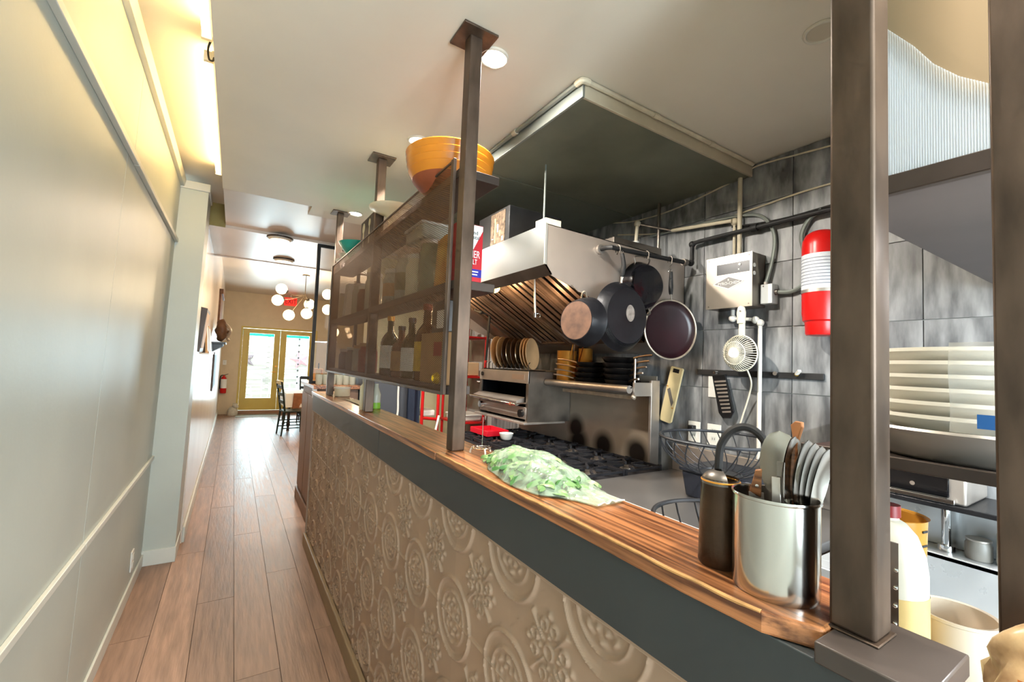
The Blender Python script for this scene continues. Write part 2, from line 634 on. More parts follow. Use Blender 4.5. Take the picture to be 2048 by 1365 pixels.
# other walls: kitchen end, dining side, shop front behind the camera
struct(MB().box(1.18, 2.25, 4.75, 4.9, 0, 2.62), 'wall_kitchen_end', m_cream)
struct(MB().box(3.3, 3.4, 4.9, 12.95, 0, 3.1), 'wall_dining_side', m_wallfar)
struct(MB().box(2.25, 3.3, 4.75, 4.9, 0, 3.1), 'wall_dining_return', m_wallfar)
wfr = MB()
wfr.box(-0.62, 2.5, -2.7, -2.6, 0, 0.5).box(-0.62, 2.5, -2.7, -2.6, 2.45, 2.86)
wfr.box(-0.62, -0.3, -2.7, -2.6, 0.5, 2.45).box(2.1, 2.5, -2.7, -2.6, 0.5, 2.45).box(0.86, 0.94, -2.7, -2.6, 0.5, 2.45)
struct(wfr, 'wall_front', m_wall, smooth=0)

# ------------------------------------------------------------------ dark soffit and ribbed sheet, with a sky shaft added behind to backlight it
SX, SY, SZ = 0.97, 0.374, 1.842
so = struct(MB().box(SX + 0.006, XT - 0.01, -0.6, SY, SZ - 0.012, SZ + 0.02), 'ceiling_soffit', M('soffit_paint', (92, 84, 82), 0.5, var=0.08))
struct(MB().box(SX - 0.012, SX + 0.006, -0.6, SY, SZ - 0.016, SZ + 0.018), 'trim_15', m_steeldark, bevel=0.002)
struct(MB().box(SX + 0.02, XT - 0.01, SY - 0.02, SY, SZ + 0.02, 2.6), 'wall_added_shaft_end', m_trim)
struct(MB().box(SX, XT - 0.01, -0.63, -0.6, SZ - 0.01, 2.8), 'wall_added_shaft_back', m_trim)


def ztop(y):
    pts = [(-0.6, 1.955), (0.05, 1.950), (0.13, 1.955), (0.172, 1.967), (0.204, 1.996), (0.234, 2.034), (0.259, 2.080), (0.297, 2.137), (0.34, 2.22), (0.374, 2.30)]
    for (a, za), (b, zb) in zip(pts, pts[1:]):
        if y <= b:
            return za + (zb - za) * (y - a) / (b - a)
    return pts[-1][1]


m_ribbed = M('ribbed_polycarbonate', (240, 242, 240), 0.35, trans=0.0)
nt = m_ribbed.node_tree
tr = nt.nodes.new('ShaderNodeBsdfTranslucent')
tr.inputs['Color'].default_value = (0.92, 0.95, 0.97, 1)
mx = nt.nodes.new('ShaderNodeMixShader')
mx.inputs[0].default_value = 0.85
nt.links.new(nt.nodes['Principled BSDF'].outputs[0], mx.inputs[1])
nt.links.new(tr.outputs[0], mx.inputs[2])
nt.links.new(mx.outputs[0], nt.nodes['Material Output'].inputs[0])
PIT = 0.0034


def ribf(u, v):
    y = 0.05 + u * (SY - 0.05)
    ph = (y / PIT) * 2 * math.pi
    zt = ztop(y)
    return (SX - 0.004 + 0.0011 * math.sin(ph), y, SZ + 0.018 + v * (zt - SZ - 0.018))


rb = struct(MB().grid(int((SY - 0.05) / PIT * 6), 1, ribf), 'window_1', m_ribbed, smooth=60)
rb['label'] = 'ribbed translucent daylight sheet with a curved top edge'
poly = [(SX + 0.004, y, ztop(y) - 0.02) for y in [-0.6, 0.05, 0.13, 0.172, 0.204, 0.234, 0.259, 0.297, 0.34, 0.374]]
poly += [(SX + 0.004, 0.374, 2.6), (SX + 0.004, -0.6, 2.6)]
struct(MB().prism(poly, (0.012, 0, 0)), 'wall_shaft_side', m_tan, smooth=0)
struct(MB().box(SX + 0.004, SX + 0.012, -0.6, 0.05, SZ + 0.018, 1.96), 'trim_16', m_tan)

# ------------------------------------------------------------------ half wall with pressed tin, charcoal fascia
YC0, YC1 = 0.14, 3.86
hw = struct(MB().box(0.578, 0.665, YC0, YC1, 0, 1.188), 'wall_counter', m_tin)
TP, TH = 0.2965, 0.295


def tin_h(y, z):
    """relief of one pressed-tin square, y,z in 0..1"""
    a, b = y * 0.2965, z * 0.295
    h = 0.0
    ca = a if a < 0.148 else 0.2965 - a
    cb = b if b < 0.1475 else 0.295 - b
    d = math.hypot(ca, cb)
    th = math.atan2(cb, ca)

    def ring(r, w, k):
        return k * math.exp(-((d - r) / w) ** 2)
    h += ring(0.104, 0.0042, 1.0) + ring(0.068, 0.0034, 0.75) + 0.25 * math.exp(-((d - 0.096) / 0.003) ** 2)
    if d < 0.062:
        pet = 0.5 + 0.5 * math.cos(8 * th)
        h += 0.8 * pet * math.exp(-((d - 0.047) / 0.006) ** 2)
        h += 0.7 * (0.5 + 0.5 * math.cos(8 * th + math.pi)) * math.exp(-((d - 0.030) / 0.006) ** 2)
        h += 0.6 * math.exp(-(d / 0.012) ** 2)
    # centre ornament: diagonal spears, leaf scrolls and beads
    x, w = a - 0.14825, b - 0.1475
    dc = math.hypot(x, w)
    tc = math.atan2(w, x)
    for k in range(4):
        t0 = math.pi / 4 + k * math.pi / 2
        u = x * math.cos(t0) + w * math.sin(t0)
        v = -x * math.sin(t0) + w * math.cos(t0)
        if 0.02 < u < 0.088:
            wd_ = 0.0020 + 0.0060 * max(0, (u - 0.045)) / 0.043
            h += 0.9 * math.exp(-(v / wd_) ** 2) * min(1, (0.088 - u) / 0.005) * min(1, (u - 0.02) / 0.01)
        t1 = k * math.pi / 2
        u = x * math.cos(t1) + w * math.sin(t1)
        v = -x * math.sin(t1) + w * math.cos(t1)
        for sg in (-1, 1):
            dd = math.hypot(u - 0.048, v - sg * 0.016)
            h += 0.75 * math.exp(-((dd - 0.011) / 0.0035) ** 2)
        dd = math.hypot(u - 0.072, v)
        h += 0.8 * math.exp(-(dd / 0.007) ** 2)
        dd = math.hypot(u - 0.03, v)
        h += 0.8 * math.exp(-(dd / 0.006) ** 2)
    h += 0.7 * math.exp(-((dc - 0.014) / 0.004) ** 2)
    if cb < 0.004:
        h = max(h * cb / 0.004, 0.7 * (1 - (cb / 0.004) ** 2))
    return min(h, 1.2) * 0.0078


NT = 96
tin = MB().grid(NT, NT, lambda u, v: (-0.0012 - tin_h(u, v), u * TP, v * TH))
tin.f = [tuple(reversed(f)) for f in tin.f]
proto = None
for r in range(4):
    zt = 1.066 - TH * r
    for c in range(-1, 12):
        y0 = 0.577 + TP * (c - 1) + 0.0
        y1 = y0 + TP
        sc = 1.0
        ys = y0
        if y0 < YC0:
            if y1 < YC0 + 0.02:
                continue
            sc = (y1 - YC0) / TP
            ys = YC0
        if y1 > YC1:
            sc = (YC1 - y0) / TP
        zb = zt - TH
        sz = 1.0
        if zb < 0:
            sz = zt / TH
            zb = 0
        loc = (0.578, ys, zb)
        if proto is None:
            proto = build(tin, 'tin_panel', m_tin, hw, origin=(0, 0, 0), smooth=80, fixn=False)
            WORLD[proto.name] = Vector(loc)
            proto.location = Vector(loc) - WORLD[hw.name]
            proto.scale = (1, sc, sz)
        else:
            twin(proto, hw, loc, scale=(1, sc, sz))
tin_end = MB().box(0.565, 0.668, YC1, YC1 + 0.012, 0.0, 1.188)
struct(tin_end, 'trim_17', m_tin)
struct(MB().box(0.552, 0.577, YC0, YC1 + 0.02, 0, 0.095), 'baseboard_counter', M('base_paint', (150, 128, 98), 0.45, var=0.08), bevel=0.006)
struct(MB().box(0.568, 0.577, YC0, YC1, 1.056, 1.068), 'trim_18', m_tin, bevel=0.002)
struct(MB().box(0.560, 0.577, YC0, 1.949, 1.068, 1.189), 'trim_19', m_fascia, bevel=0.0015)
struct(MB().box(0.560, 0.577, 1.952, YC1, 1.068, 1.189), 'trim_20', m_fascia, bevel=0.0015)

# ================================================================== bar top
ZB = 1.2155
bt = thing('bar_top', 'long stained pine bar top along the tin-panelled half wall', 'counter top', (0.64, 2.0, 1.19))
nb = [(0.553, 1.298), (0.549, 0.9), (0.552, 0.6), (0.548, 0.40), (0.553, 0.292), (0.580, 0.237), (0.640, 0.237), (0.732, 0.237), (0.732, 1.298)]
build(MB().prism([(x, y, 1.1895) for x, y in nb], (0, 0, ZB - 1.1895)), 'board', m_wood, bt, bevel=0.004, smooth=0)
build(MB().box(0.551, 0.730, 1.300, 2.55, 1.1895, ZB - 0.001), 'board', m_wood, bt, bevel=0.003)
build(MB().box(0.553, 0.728, 2.552, 3.885, 1.1895, ZB - 0.002), 'board', m_wood, bt, bevel=0.003)
es_ = [(0.553, 1.296), (0.549, 0.9), (0.552, 0.6), (0.548, 0.40), (0.553, 0.294)]
es_ = [(x + 0.0022 + 0.0006 * math.sin(70 * y), y, ZB - 0.0020 + 0.0005 * math.sin(53 * y)) for (x, y) in [(a[0] + (b_[0] - a[0]) * k / 8, a[1] + (b_[1] - a[1]) * k / 8) for a, b_ in zip(es_, es_[1:]) for k in range(9)]]
build(MB().tube(es_, 0.0030, 6), 'worn_edge', M('raw_edge', (206, 156, 98), 0.45, var=0.3, vs=30), bt)
solo(MB().box(0.552, 0.676, 0.1405, 0.2355, 1.1895, 1.2125), 'steel_ledge', M('ledge_paint', (76, 67, 62), 0.38, var=0.15, vs=6),
     'dark flat ledge closing the near end of the bar', 'ledge', bevel=0.002)

# ================================================================== steel posts and mesh rack
CE = 2.5995


def post_mesh(x0, y0, z0, z1, w=0.045):
    return MB().box(x0, x0 + w, y0, y0 + w, z0, z1)


p0 = thing('steel_post', 'rust-brown square steel post at the near end of the bar', 'post', (0.6225, 0.2175, 1.2155))
build(post_mesh(0.600, 0.196, 1.2150, CE), 'tube', m_steelpost, p0, bevel=0.004)
build(MB().box(0.5965, 0.6485, 0.1925, 0.2435, 1.2128, 1.2150), 'foot_plate', m_steelpost, p0, bevel=0.002)
p9 = thing('steel_post', 'dark steel post cut off by the right edge of the picture', 'post', (0.83, 0.11, 1.02))
build(post_mesh(0.802, 0.096, 1.012, CE, 0.046), 'tube', m_steelpost, p9, bevel=0.003)
build(MB().box(0.79, 0.86, 0.085, 0.154, 1.0005, 1.012), 'foot_plate', m_steelpost, p9, bevel=0.002)

rack = thing('steel_shelf_rack', 'steel post rack with three shelves behind expanded metal mesh, on the bar', 'shelf rack', (0.66, 2.4, ZB))
PY = (1.282, 2.378, 3.488)
for i, y in enumerate(PY):
    build(post_mesh(0.600, y, ZB + 0.0005, CE - 0.008), 'post', m_steelpost, rack, bevel=0.003)
    build(MB().box(0.560, 0.685, y - 0.038, y + 0.083, CE - 0.008, CE), 'ceiling_plate', m_steelpost, rack, bevel=0.001)
YS0, YS1 = 1.33, 3.53
SHZ = (1.418, 1.772, 2.150)
for z in SHZ:
    build(MB().box(0.6005, 0.748 if z > 1.5 else 0.70, YS0 - 0.02 if z > 1.5 else 1.37, YS1, z - 0.030, z), 'shelf', m_steeldark, rack, bevel=0.002)
# expanded metal sheet: two families of slanted strands
XM = 0.594
ms = MB()
y0, y1, z0, z1 = 1.365, 3.525, 1.395, 2.185
sl = 0.0076 / 0.0175
pitch = 0.0175
n = int((y1 - y0 + (z1 - z0) / sl) / pitch)
for k in range(n):
    for sgn in (1, -1):
        # line z = z0 + sgn*sl*(y - yk)
        if sgn == 1:
            yk = y0 - (z1 - z0) / sl + k * pitch
            a, b = max(y0, yk), min(y1, yk + (z1 - z0) / sl)
            if b - a < 0.002:
                continue
            p, q = (XM, a, z0 + sl * (a - yk)), (XM, b, z0 + sl * (b - yk))
        else:
            yk = y0 + k * pitch
            a, b = max(y0, yk - (z1 - z0) / sl), min(y1, yk)
            if b - a < 0.002:
                continue
            p, q = (XM, a, z0 + sl * (yk - a)), (XM, b, z0 + sl * (yk - b))
        p, q = Vector(p), Vector(q)
        ns = max(1, int((q - p).length / 0.05))
        for j in range(ns):
            ms.bar(p + (q - p) * (j / ns), p + (q - p) * ((j + 1) / ns), 0.0016, 0.0008, up=(1, 0, 0))
mo = build(ms, 'mesh_sheet', m_mesh, rack, smooth=0, fixn=False)
mo['kind'] = 'stuff'
fm = m_steelpost
build(MB().box(0.588, 0.599, 1.345, 1.367, 1.390, 2.19), 'mesh_frame', fm, rack, bevel=0.001)
build(MB().box(0.588, 0.599, 1.367, 3.53, 1.388, 1.400), 'mesh_frame', fm, rack, bevel=0.001)
build(MB().box(0.590, 0.597, 1.367, 3.53, 2.181, 2.188), 'mesh_frame', fm, rack, bevel=0.001)
build(MB().box(0.588, 0.599, 3.515, 3.535, 1.388, 2.188), 'mesh_frame', fm, rack, bevel=0.001)

# ---- things on the top shelf
m_orange = M('orange_glaze', (214, 132, 34), 0.22, var=0.1, vs=5, coat=0.4)
m_terra = M('terracotta', (150, 78, 46), 0.6, var=0.15, vs=12)
z = SHZ[2]
b = thing('ceramic_bowl', 'large ribbed orange glazed bowl with bare terracotta base on the top shelf', 'bowl', (0.685, 1.60, z))
c = (0.685, 1.60, z)
build(MB().lathe([(0.001, 0.0), (0.075, 0.0), (0.09, 0.004), (0.125, 0.03), (0.146, 0.055)], c, 40), 'unglazed_base', m_terra, b)
build(MB().lathe([(0.146, 0.055), (0.158, 0.075), (0.163, 0.085), (0.161, 0.088), (0.166, 0.100), (0.169, 0.110), (0.166, 0.113), (0.171, 0.125), (0.173, 0.134), (0.170, 0.137),
                  (0.174, 0.150), (0.176, 0.158), (0.172, 0.163), (0.169, 0.160)], c, 48), 'glazed_wall', m_orange, b, smooth=50)
build(MB().lathe([(0.169, 0.160), (0.166, 0.156), (0.155, 0.11), (0.12, 0.05), (0.05, 0.022), (0.001, 0.02)], c, 48), 'dark_inside', M('bounce_stop_brown', (88, 58, 40), 0.7, var=0.15), b, smooth=50)  # unseen inside coloured dark to keep orange bounce off the ceiling
c = (0.672, 2.29, z)
wp = MB().lathe([(0.001, 0), (0.06, 0), (0.062, 0.012), (0.030, 0.035), (0.026, 0.075), (0.045, 0.105), (0.09, 0.125), (0.125, 0.138), (0.128, 0.146), (0.120, 0.146), (0.08, 0.130), (0.001, 0.120)], c, 40)
solo(wp, 'pedestal_plate', M('cream_glaze', (226, 218, 190), 0.3, var=0.05), 'cream footed plate on the top shelf beside the middle post', 'plate', smooth=50)
sg = thing('menu_card', 'dark card with pale cutlery drawings on the top shelf', 'card', (0.66, 2.79, z))
build(MB().box(0.652, 0.664, 2.64, 2.93, z, z + 0.225), 'board', m_steeldark, sg, bevel=0.002)
pale = M('pale_print', (225, 215, 190), 0.6)
build(MB().cyl((0.6515, 2.855, z + 0.175), (0.6505, 2.855, z + 0.175), 0.032, n=18).box(0.6505, 0.6515, 2.843, 2.867, z + 0.04, z + 0.145), 'spoon_print', pale, sg)
build(MB().cyl((0.6515, 2.715, z + 0.18), (0.6505, 2.715, z + 0.18), 0.024, n=18).box(0.6505, 0.6515, 2.704, 2.726, z + 0.04, z + 0.16), 'spoon_print', pale, sg)
m_teal = M('teal_glaze', (46, 168, 150), 0.25, var=0.08, coat=0.4)
c = (0.672, 3.09, z)
solo(MB().lathe([(0.001, 0), (0.04, 0), (0.045, 0.016), (0.07, 0.05), (0.094, 0.078), (0.098, 0.081), (0.105, 0.095), (0.120, 0.118), (0.124, 0.126), (0.118, 0.126), (0.096, 0.090), (0.05, 0.034), (0.001, 0.024)], c, 44),
     'serving_bowl', m_teal, 'flared teal bowl on the top shelf near the far post', 'bowl', smooth=45)
solo(MB().lathe([(0.001, 0), (0.045, 0), (0.06, 0.02), (0.085, 0.05), (0.088, 0.058), (0.082, 0.056), (0.05, 0.018), (0.001, 0.012)], (0.668, 3.36, z), 36),
     'china_bowl', M('white_glaze', (226, 222, 214), 0.25), 'small white china bowl on the top shelf by the far post', 'bowl', smooth=50)
solo(MB().lathe([(0.001, 0), (0.04, 0), (0.055, 0.02), (0.07, 0.045), (0.067, 0.046), (0.04, 0.012), (0.001, 0.01)], (0.668, 3.36, z + 0.060), 30),
     'china_bowl', MATS['white_glaze'], 'smaller white bowl stacked in the china bowl by the far post', 'bowl', smooth=50)

# ---- middle shelf
z = SHZ[1]
sb = thing('salt_carton', 'red and white carton of kosher salt on the middle shelf beside the post', 'carton', (0.69, 1.375, z))
m_sr = M('carton_red', (190, 24, 38), 0.4, var=0.15, vs=10)
X0, X1, Y0, Y1, ZT = 0.615, 0.712, 1.345, 1.40, z + 0.205
build(MB().box(X0, X1, Y0, Y1, z, ZT), 'box', m_sr, sb, bevel=0.0015)
build(MB().prism([(X0 + .001, Y0 - .0006, ZT - .002), (X1 - .002, Y0 - .0006, ZT - .002), (X1 - .002, Y0 - .0006, ZT - .018), (X1 - 0.036, Y0 - .0006, z + 0.118), (X0 + .001, Y0 - .0006, z + 0.118)], (0, 0.0007, 0)), 'white_print', m_paper, sb, smooth=0)
build(MB().box(X0 + .001, X1 - .001, Y0 - .0007, Y0, z + 0.022, z + 0.050), 'blue_band', M('print_blue', (22, 26, 150), 0.4), sb)
xd, yd = (1, 0, 0), (0, 0, 1)
text('Diamond', 'lettering', m_ink, 0.019, (X1 - 0.020, Y0 - .0012, z + 0.176), xd, yd, sb, 'RIGHT')
text('Crystal', 'lettering', m_ink, 0.019, (X1 - 0.013, Y0 - .0012, z + 0.160), xd, yd, sb, 'RIGHT')
text('KOSHER', 'lettering', m_paper, 0.036, (X1 - 0.010, Y0 - .0012, z + 0.100), xd, yd, sb, 'RIGHT', sx=0.62)
text('SALT', 'lettering', m_paper, 0.026, (X1 - 0.020, Y0 - .0012, z + 0.074), xd, yd, sb, 'RIGHT', sx=0.6)
for k in range(2):
    build(MB().box(X0 + .01, X1 - 0.014 - .003 * k, Y0 - .0012, Y0 - .0006, z + 0.039 - .010 * k, z + 0.043 - .010 * k), 'small_print', m_paper, sb)


def jar(name, label, x, y, z, r, h, body, lidm=None, group=None, lid_h=0.02, fill=None, cat='jar', neck=0.85):
    t = thing(name, label, cat, (x, y, z), group)
    build(MB().lathe([(0.001, 0), (r * .94, 0), (r, 0.006), (r, h * .82), (r * neck, h * .93), (r * neck, h)], (x, y, z), 22, cap1=True), 'body', body, t, smooth=50)
    if fill:
        build(MB().lathe([(0.001, 0.25 * h), (r * 1.012, 0.25 * h), (r * 1.012, h * .66), (0.001, h * .66)], (x, y, z), 22), 'label_band', fill, t)
    if lidm:
        build(MB().cyl((x, y, z + h), (x, y, z + h + lid_h), r * neck * 1.07, n=22), 'lid', lidm, t, bevel=0.002)
    return t


m_jarglass = M('jar_glass', (200, 205, 190), 0.12, var=0.1, alpha=0.75)
m_kraft = M('kraft_card', (190, 148, 98), 0.6, var=0.12, vs=8)
m_snack = M('snack_bag', (205, 130, 40), 0.4, col2=(225, 190, 90), vs=14)
m_spice = M('spice_brown', (120, 62, 36), 0.5, var=0.2)
g = 'jars and tubs on the middle shelf behind the mesh'
jar('storage_jar', 'wide glass jar with pale lid, middle shelf by the middle post', 0.675, 2.20, z, 0.062, 0.16, m_jarglass, m_white, g, fill=m_kraft)
jar('storage_jar', 'tall glass jar with metal lid on the middle shelf, mid bay', 0.675, 2.02, z, 0.058, 0.20, m_jarglass, m_inox2, g, fill=M('herb', (120, 120, 80), 0.7, var=0.2))
jar('storage_jar', 'cream tub with flat lid on the middle shelf, mid bay', 0.675, 1.86, z, 0.060, 0.17, MATS['cream_glaze'], m_white, g)
jar('storage_jar', 'green tinted glass jar on the middle shelf', 0.675, 1.725, z, 0.052, 0.21, M('green_glass', (120, 140, 110), 0.15, alpha=0.8), m_inox2, g)
bgm = MB().grid(10, 10, lambda u, v: (0.672 + 0.042 * math.sin(math.pi * u) * (1 - .3 * v), 1.50 + 0.14 * u, z + 0.001 + 0.2 * v + 0.01 * math.sin(9 * u)))
bgm.grid(10, 10, lambda u, v: (0.672 - 0.042 * math.sin(math.pi * u) * (1 - .3 * v), 1.50 + 0.14 * u, z + 0.001 + 0.2 * v + 0.01 * math.sin(9 * u)))
solo(bgm, 'snack_bag', m_snack, 'orange and yellow food packet on the middle shelf next to the salt carton', 'bag', smooth=70)
tb = thing('storage_tub', 'clear lidded storage tub stacked on the jars of the middle shelf', 'tub', (0.675, 1.80, z + 0.235))
tb.location = (0.675, 1.79, z + 0.232)
WORLD[tb.name] = Vector(tb.location)
build(MB().box(0.615, 0.735, 1.69, 1.90, z + 0.232, z + 0.29), 'body', m_jarglass, tb, bevel=0.01)
build(MB().box(0.610, 0.740, 1.685, 1.905, z + 0.29, z + 0.30), 'lid', m_white, tb, bevel=0.003)
for k, (y, h, r, mt, lb) in enumerate(((2.62, 0.21, 0.05, m_jarglass, 'clear jar in the far bay of the middle shelf, nearest the middle post'),
                                       (2.78, 0.15, 0.055, m_spice, 'brown jar in the far bay of the middle shelf'),
                                       (2.95, 0.19, 0.05, m_jarglass, 'pale glass jar in the far bay of the middle shelf, beside a paper packet'),
                                       (3.36, 0.17, 0.055, MATS['cream_glaze'], 'cream tub on the middle shelf by the far post'))):
    jar('storage_jar', lb, 0.675, y, z, r, h, mt, m_white if k % 2 else m_inox2, g)
solo(MB().prism([(0.62, 3.12, z), (0.73, 3.12, z), (0.70, 3.16, z + 0.24), (0.64, 3.16, z + 0.24)], (0, 0.09, 0)), 'paper_packet', m_paper, 'crumpled white paper packet on the middle shelf, far bay', 'packet')

# ---- bottom shelf
z = SHZ[0]


def bottle(label, x, y, z, r, h, glass, cap, lab, group):
    t = thing('bottle', label, 'bottle', (x, y, z), group)
    build(MB().lathe([(0.001, 0), (r * .92, 0), (r, 0.008), (r, h * .55), (r * .82, h * .64), (r * .36, h * .74), (r * .33, h * .93)], (x, y, z), 22, cap1=True), 'glass', glass, t, smooth=55)
    build(MB().cyl((x, y, z + h * .92), (x, y, z + h), r * .40, n=16), 'cap', cap, t)
    build(MB().lathe([(r * 1.01, h * .12), (r * 1.015, h * .5)], (x, y, z), 22), 'label', lab, t)
    return t


m_amber = M('amber_glass', (96, 46, 18), 0.12, var=0.2, coat=0.4)
m_dkgreen = M('bottle_green', (48, 52, 30), 0.12, coat=0.4)
m_ylab = M('yellow_label', (226, 190, 50), 0.5, var=0.15, vs=20)
gb = 'bottles on the bottom shelf behind the mesh'
bottle('tall amber bottle with yellow label on the bottom shelf', 0.668, 1.72, z, 0.048, 0.315, m_amber, M('cap_rust', (150, 60, 30), 0.5), m_ylab, gb)
bottle('dark green bottle with pale label, next to the amber one', 0.668, 1.90, z, 0.044, 0.27, m_dkgreen, m_black, m_paper, gb)
bottle('short brown bottle behind the mesh, nearer the middle post', 0.668, 2.04, z, 0.045, 0.24, m_amber, m_black, m_kraft, gb)
bottle('tall slim green bottle against the middle post', 0.668, 2.22, z, 0.046, 0.30, m_dkgreen, m_brass, m_paper, gb)
bx = thing('cardboard_box', 'brown cardboard box on the bottom shelf beside the near post', 'box', (0.675, 1.52, z))
build(MB().box(0.612, 0.690, 1.40, 1.63, z, z + 0.185), 'carton', m_kraft, bx, bevel=0.002)
build(MB().box(0.6113, 0.6123, 1.43, 1.50, z + 0.10, z + 0.15), 'printed_mark', M('print_red', (170, 40, 36), 0.5), bx)
bx2 = thing('small_black_box', 'small black box with white face on the cardboard box', 'box', (0.675, 1.49, z + 0.185))
build(MB().box(0.620, 0.685, 1.42, 1.55, z + 0.1855, z + 0.30), 'case', m_black, bx2, bevel=0.003)
build(MB().box(0.6185, 0.620, 1.425, 1.50, z + 0.20, z + 0.265), 'face', m_paper, bx2)
solo(MB().sphere((0.612, 1.455, z + 0.0215), 0.021, 20, 12), 'lemon', M('lemon_skin', (232, 190, 20), 0.45, bump=0.1, bs=120), 'yellow lemon at the front of the bottom shelf', 'lemon')
jar('spice_jar', 'jar with red-brown filling in the far bay of the bottom shelf', 0.672, 2.66, z, 0.055, 0.15, M('red_spice', (140, 50, 32), 0.3, var=0.15), m_kraft, 'spice jars on the bottom shelf')
jar('spice_jar', 'clear spice jar in the far bay, left of the red-brown one', 0.672, 2.84, z, 0.05, 0.14, m_jarglass, m_kraft, 'spice jars on the bottom shelf')
jar('spice_jar', 'grey spice jar in the far bay, third from the middle post', 0.672, 3.02, z, 0.05, 0.13, M('grey_spice', (110, 100, 95), 0.5), m_white, 'spice jars on the bottom shelf')
jar('spice_jar', 'dark spice jar in the far bay close to the far post', 0.672, 3.22, z, 0.055, 0.12, M('dark_spice', (70, 52, 44), 0.5), m_inox2, 'spice jars on the bottom shelf')

# ---- things on the bar top
z = ZB - 0.0015
sp = thing('bill_spike', 'wire bill spike on a round footed base beside the near mesh post', 'bill spike', (0.672, 1.225, ZB))
cx, cy = 0.672, 1.215
sm = MB()
sm.torus((cx, cy, ZB + 0.020), 0.030, 0.0022, n=28).torus((cx, cy, ZB + 0.0225), 0.016, 0.002, n=22)
for k in range(2):
    a = k * math.pi / 2 + .4
    sm.tube([(cx - 0.03 * math.cos(a), cy - 0.03 * math.sin(a), ZB + 0.02), (cx + 0.03 * math.cos(a), cy + 0.03 * math.sin(a), ZB + 0.02)], 0.0018, 6)
build(sm, 'wire_base', m_chrome, sp)
for k in range(3):
    a = k * 2 * math.pi / 3 + .3
    build(MB().tube([(cx + 0.03 * math.cos(a), cy + 0.03 * math.sin(a), ZB + 0.021), (cx + 0.036 * math.cos(a), cy + 0.036 * math.sin(a), ZB + 0.012), (cx + 0.038 * math.cos(a), cy + 0.038 * math.sin(a), ZB + 0.003)], 0.003, 7), 'foot', m_white, sp)
build(MB().cyl((cx, cy, ZB + 0.02), (cx, cy, ZB + 0.115), 0.0013, 0.0008, n=8), 'spike', m_chrome, sp)

# bag of green leaves
m_leafA = M('leaf_green', (92, 140, 76), 0.5, col2=(150, 186, 122), vs=14)
m_leafB = M('leaf_pale', (150, 184, 122), 0.4, var=0.15, vs=20)
m_leafC = M('leaf_dark', (84, 132, 70), 0.4, var=0.2, vs=20)
m_bag = bpy.data.materials.new('clear_bag')
m_bag.use_nodes = True
nt = m_bag.node_tree
pb = nt.nodes['Principled BSDF']
pb.inputs['Base Color'].default_value = (0.62, 0.78, 0.60, 1)
pb.inputs['Roughness'].default_value = 0.16
pb.inputs['Specular IOR Level'].default_value = 0.6
tcn = nt.nodes.new('ShaderNodeTexCoord')
nzn = nt.nodes.new('ShaderNodeTexNoise')
nzn.inputs['Scale'].default_value = 15
nzn.inputs['Detail'].default_value = 3
nzn.inputs['Distortion'].default_value = 1.4
nt.links.new(tcn.outputs['Object'], nzn.inputs['Vector'])
bpn = nt.nodes.new('ShaderNodeBump')
bpn.inputs['Strength'].default_value = 0.9
bpn.inputs['Distance'].default_value = 0.012
nt.links.new(nzn.outputs['Fac'], bpn.inputs['Height'])
nt.links.new(bpn.outputs['Normal'], pb.inputs['Normal'])
tpn = nt.nodes.new('ShaderNodeBsdfTransparent')
mxn = nt.nodes.new('ShaderNodeMixShader')
lwn = nt.nodes.new('ShaderNodeMapRange')
lwn.inputs['From Min'].default_value = 0.35
lwn.inputs['From Max'].default_value = 0.7
lwn.inputs['To Min'].default_value = 0.22
lwn.inputs['To Max'].default_value = 0.62
nt.links.new(nzn.outputs['Fac'], lwn.inputs['Value'])
nt.links.new(lwn.outputs['Result'], mxn.inputs[0])
nt.links.new(tpn.outputs[0], mxn.inputs[1])
nt.links.new(pb.outputs[0], mxn.inputs[2])
nt.links.new(mxn.outputs[0], nt.nodes['Material Output'].inputs[0])
bag = thing('bag_of_greens', 'clear plastic bag full of green leaves lying on the bar', 'bag', (0.63, 0.93, ZB))
# plan of the bag: long axis from far corner to the flat open tail near (0.73, 0.66)
FA, NA = Vector((0.676, 1.155, 0)), Vector((0.690, 0.668, 0))
ax = (NA - FA)
sd = Vector((ax.y, -ax.x, 0)).normalized()


def bagp(u, v, side):
    # u along 0..1, v across -1..1
    wl_ = [(0, 0.012), (0.10, 0.045), (0.3, 0.074), (0.6, 0.094), (0.76, 0.088), (0.85, 0.060), (0.92, 0.046), (1.0, 0.040)]
    hh = [(0, 0.006), (0.1, 0.030), (0.3, 0.058), (0.52, 0.066), (0.72, 0.046), (0.84, 0.016), (0.92, 0.007), (1.0, 0.004)]

    def ip(t, u):
        for (a, p), (b2, q) in zip(t, t[1:]):
            if u <= b2:
                k = (u - a) / (b2 - a)
                k = k * k * (3 - 2 * k)
                return p + (q - p) * k
        return t[-1][1]
    w, h = ip(wl_, u), ip(hh, u)
    sh = 0.018 * math.sin(u * 2.6) - 0.012
    p = FA + ax * u + sd * (w * v + 0.030 * math.sin(math.pi * u * 0.9)) + Vector((0, 0, 0))
    prof = (1 - abs(v) ** 2.4)
    wr_ = 0.0035 * math.sin(23 * u + 9 * v) * math.sin(17 * v + 5 * u) * prof
    if side > 0:
        return (p.x, p.y, ZB + 0.003 + h * prof + wr_ + 0.002 * (1 - prof))
    return (p.x, p.y, ZB + 0.0015 + 0.0012 * (1 - prof))


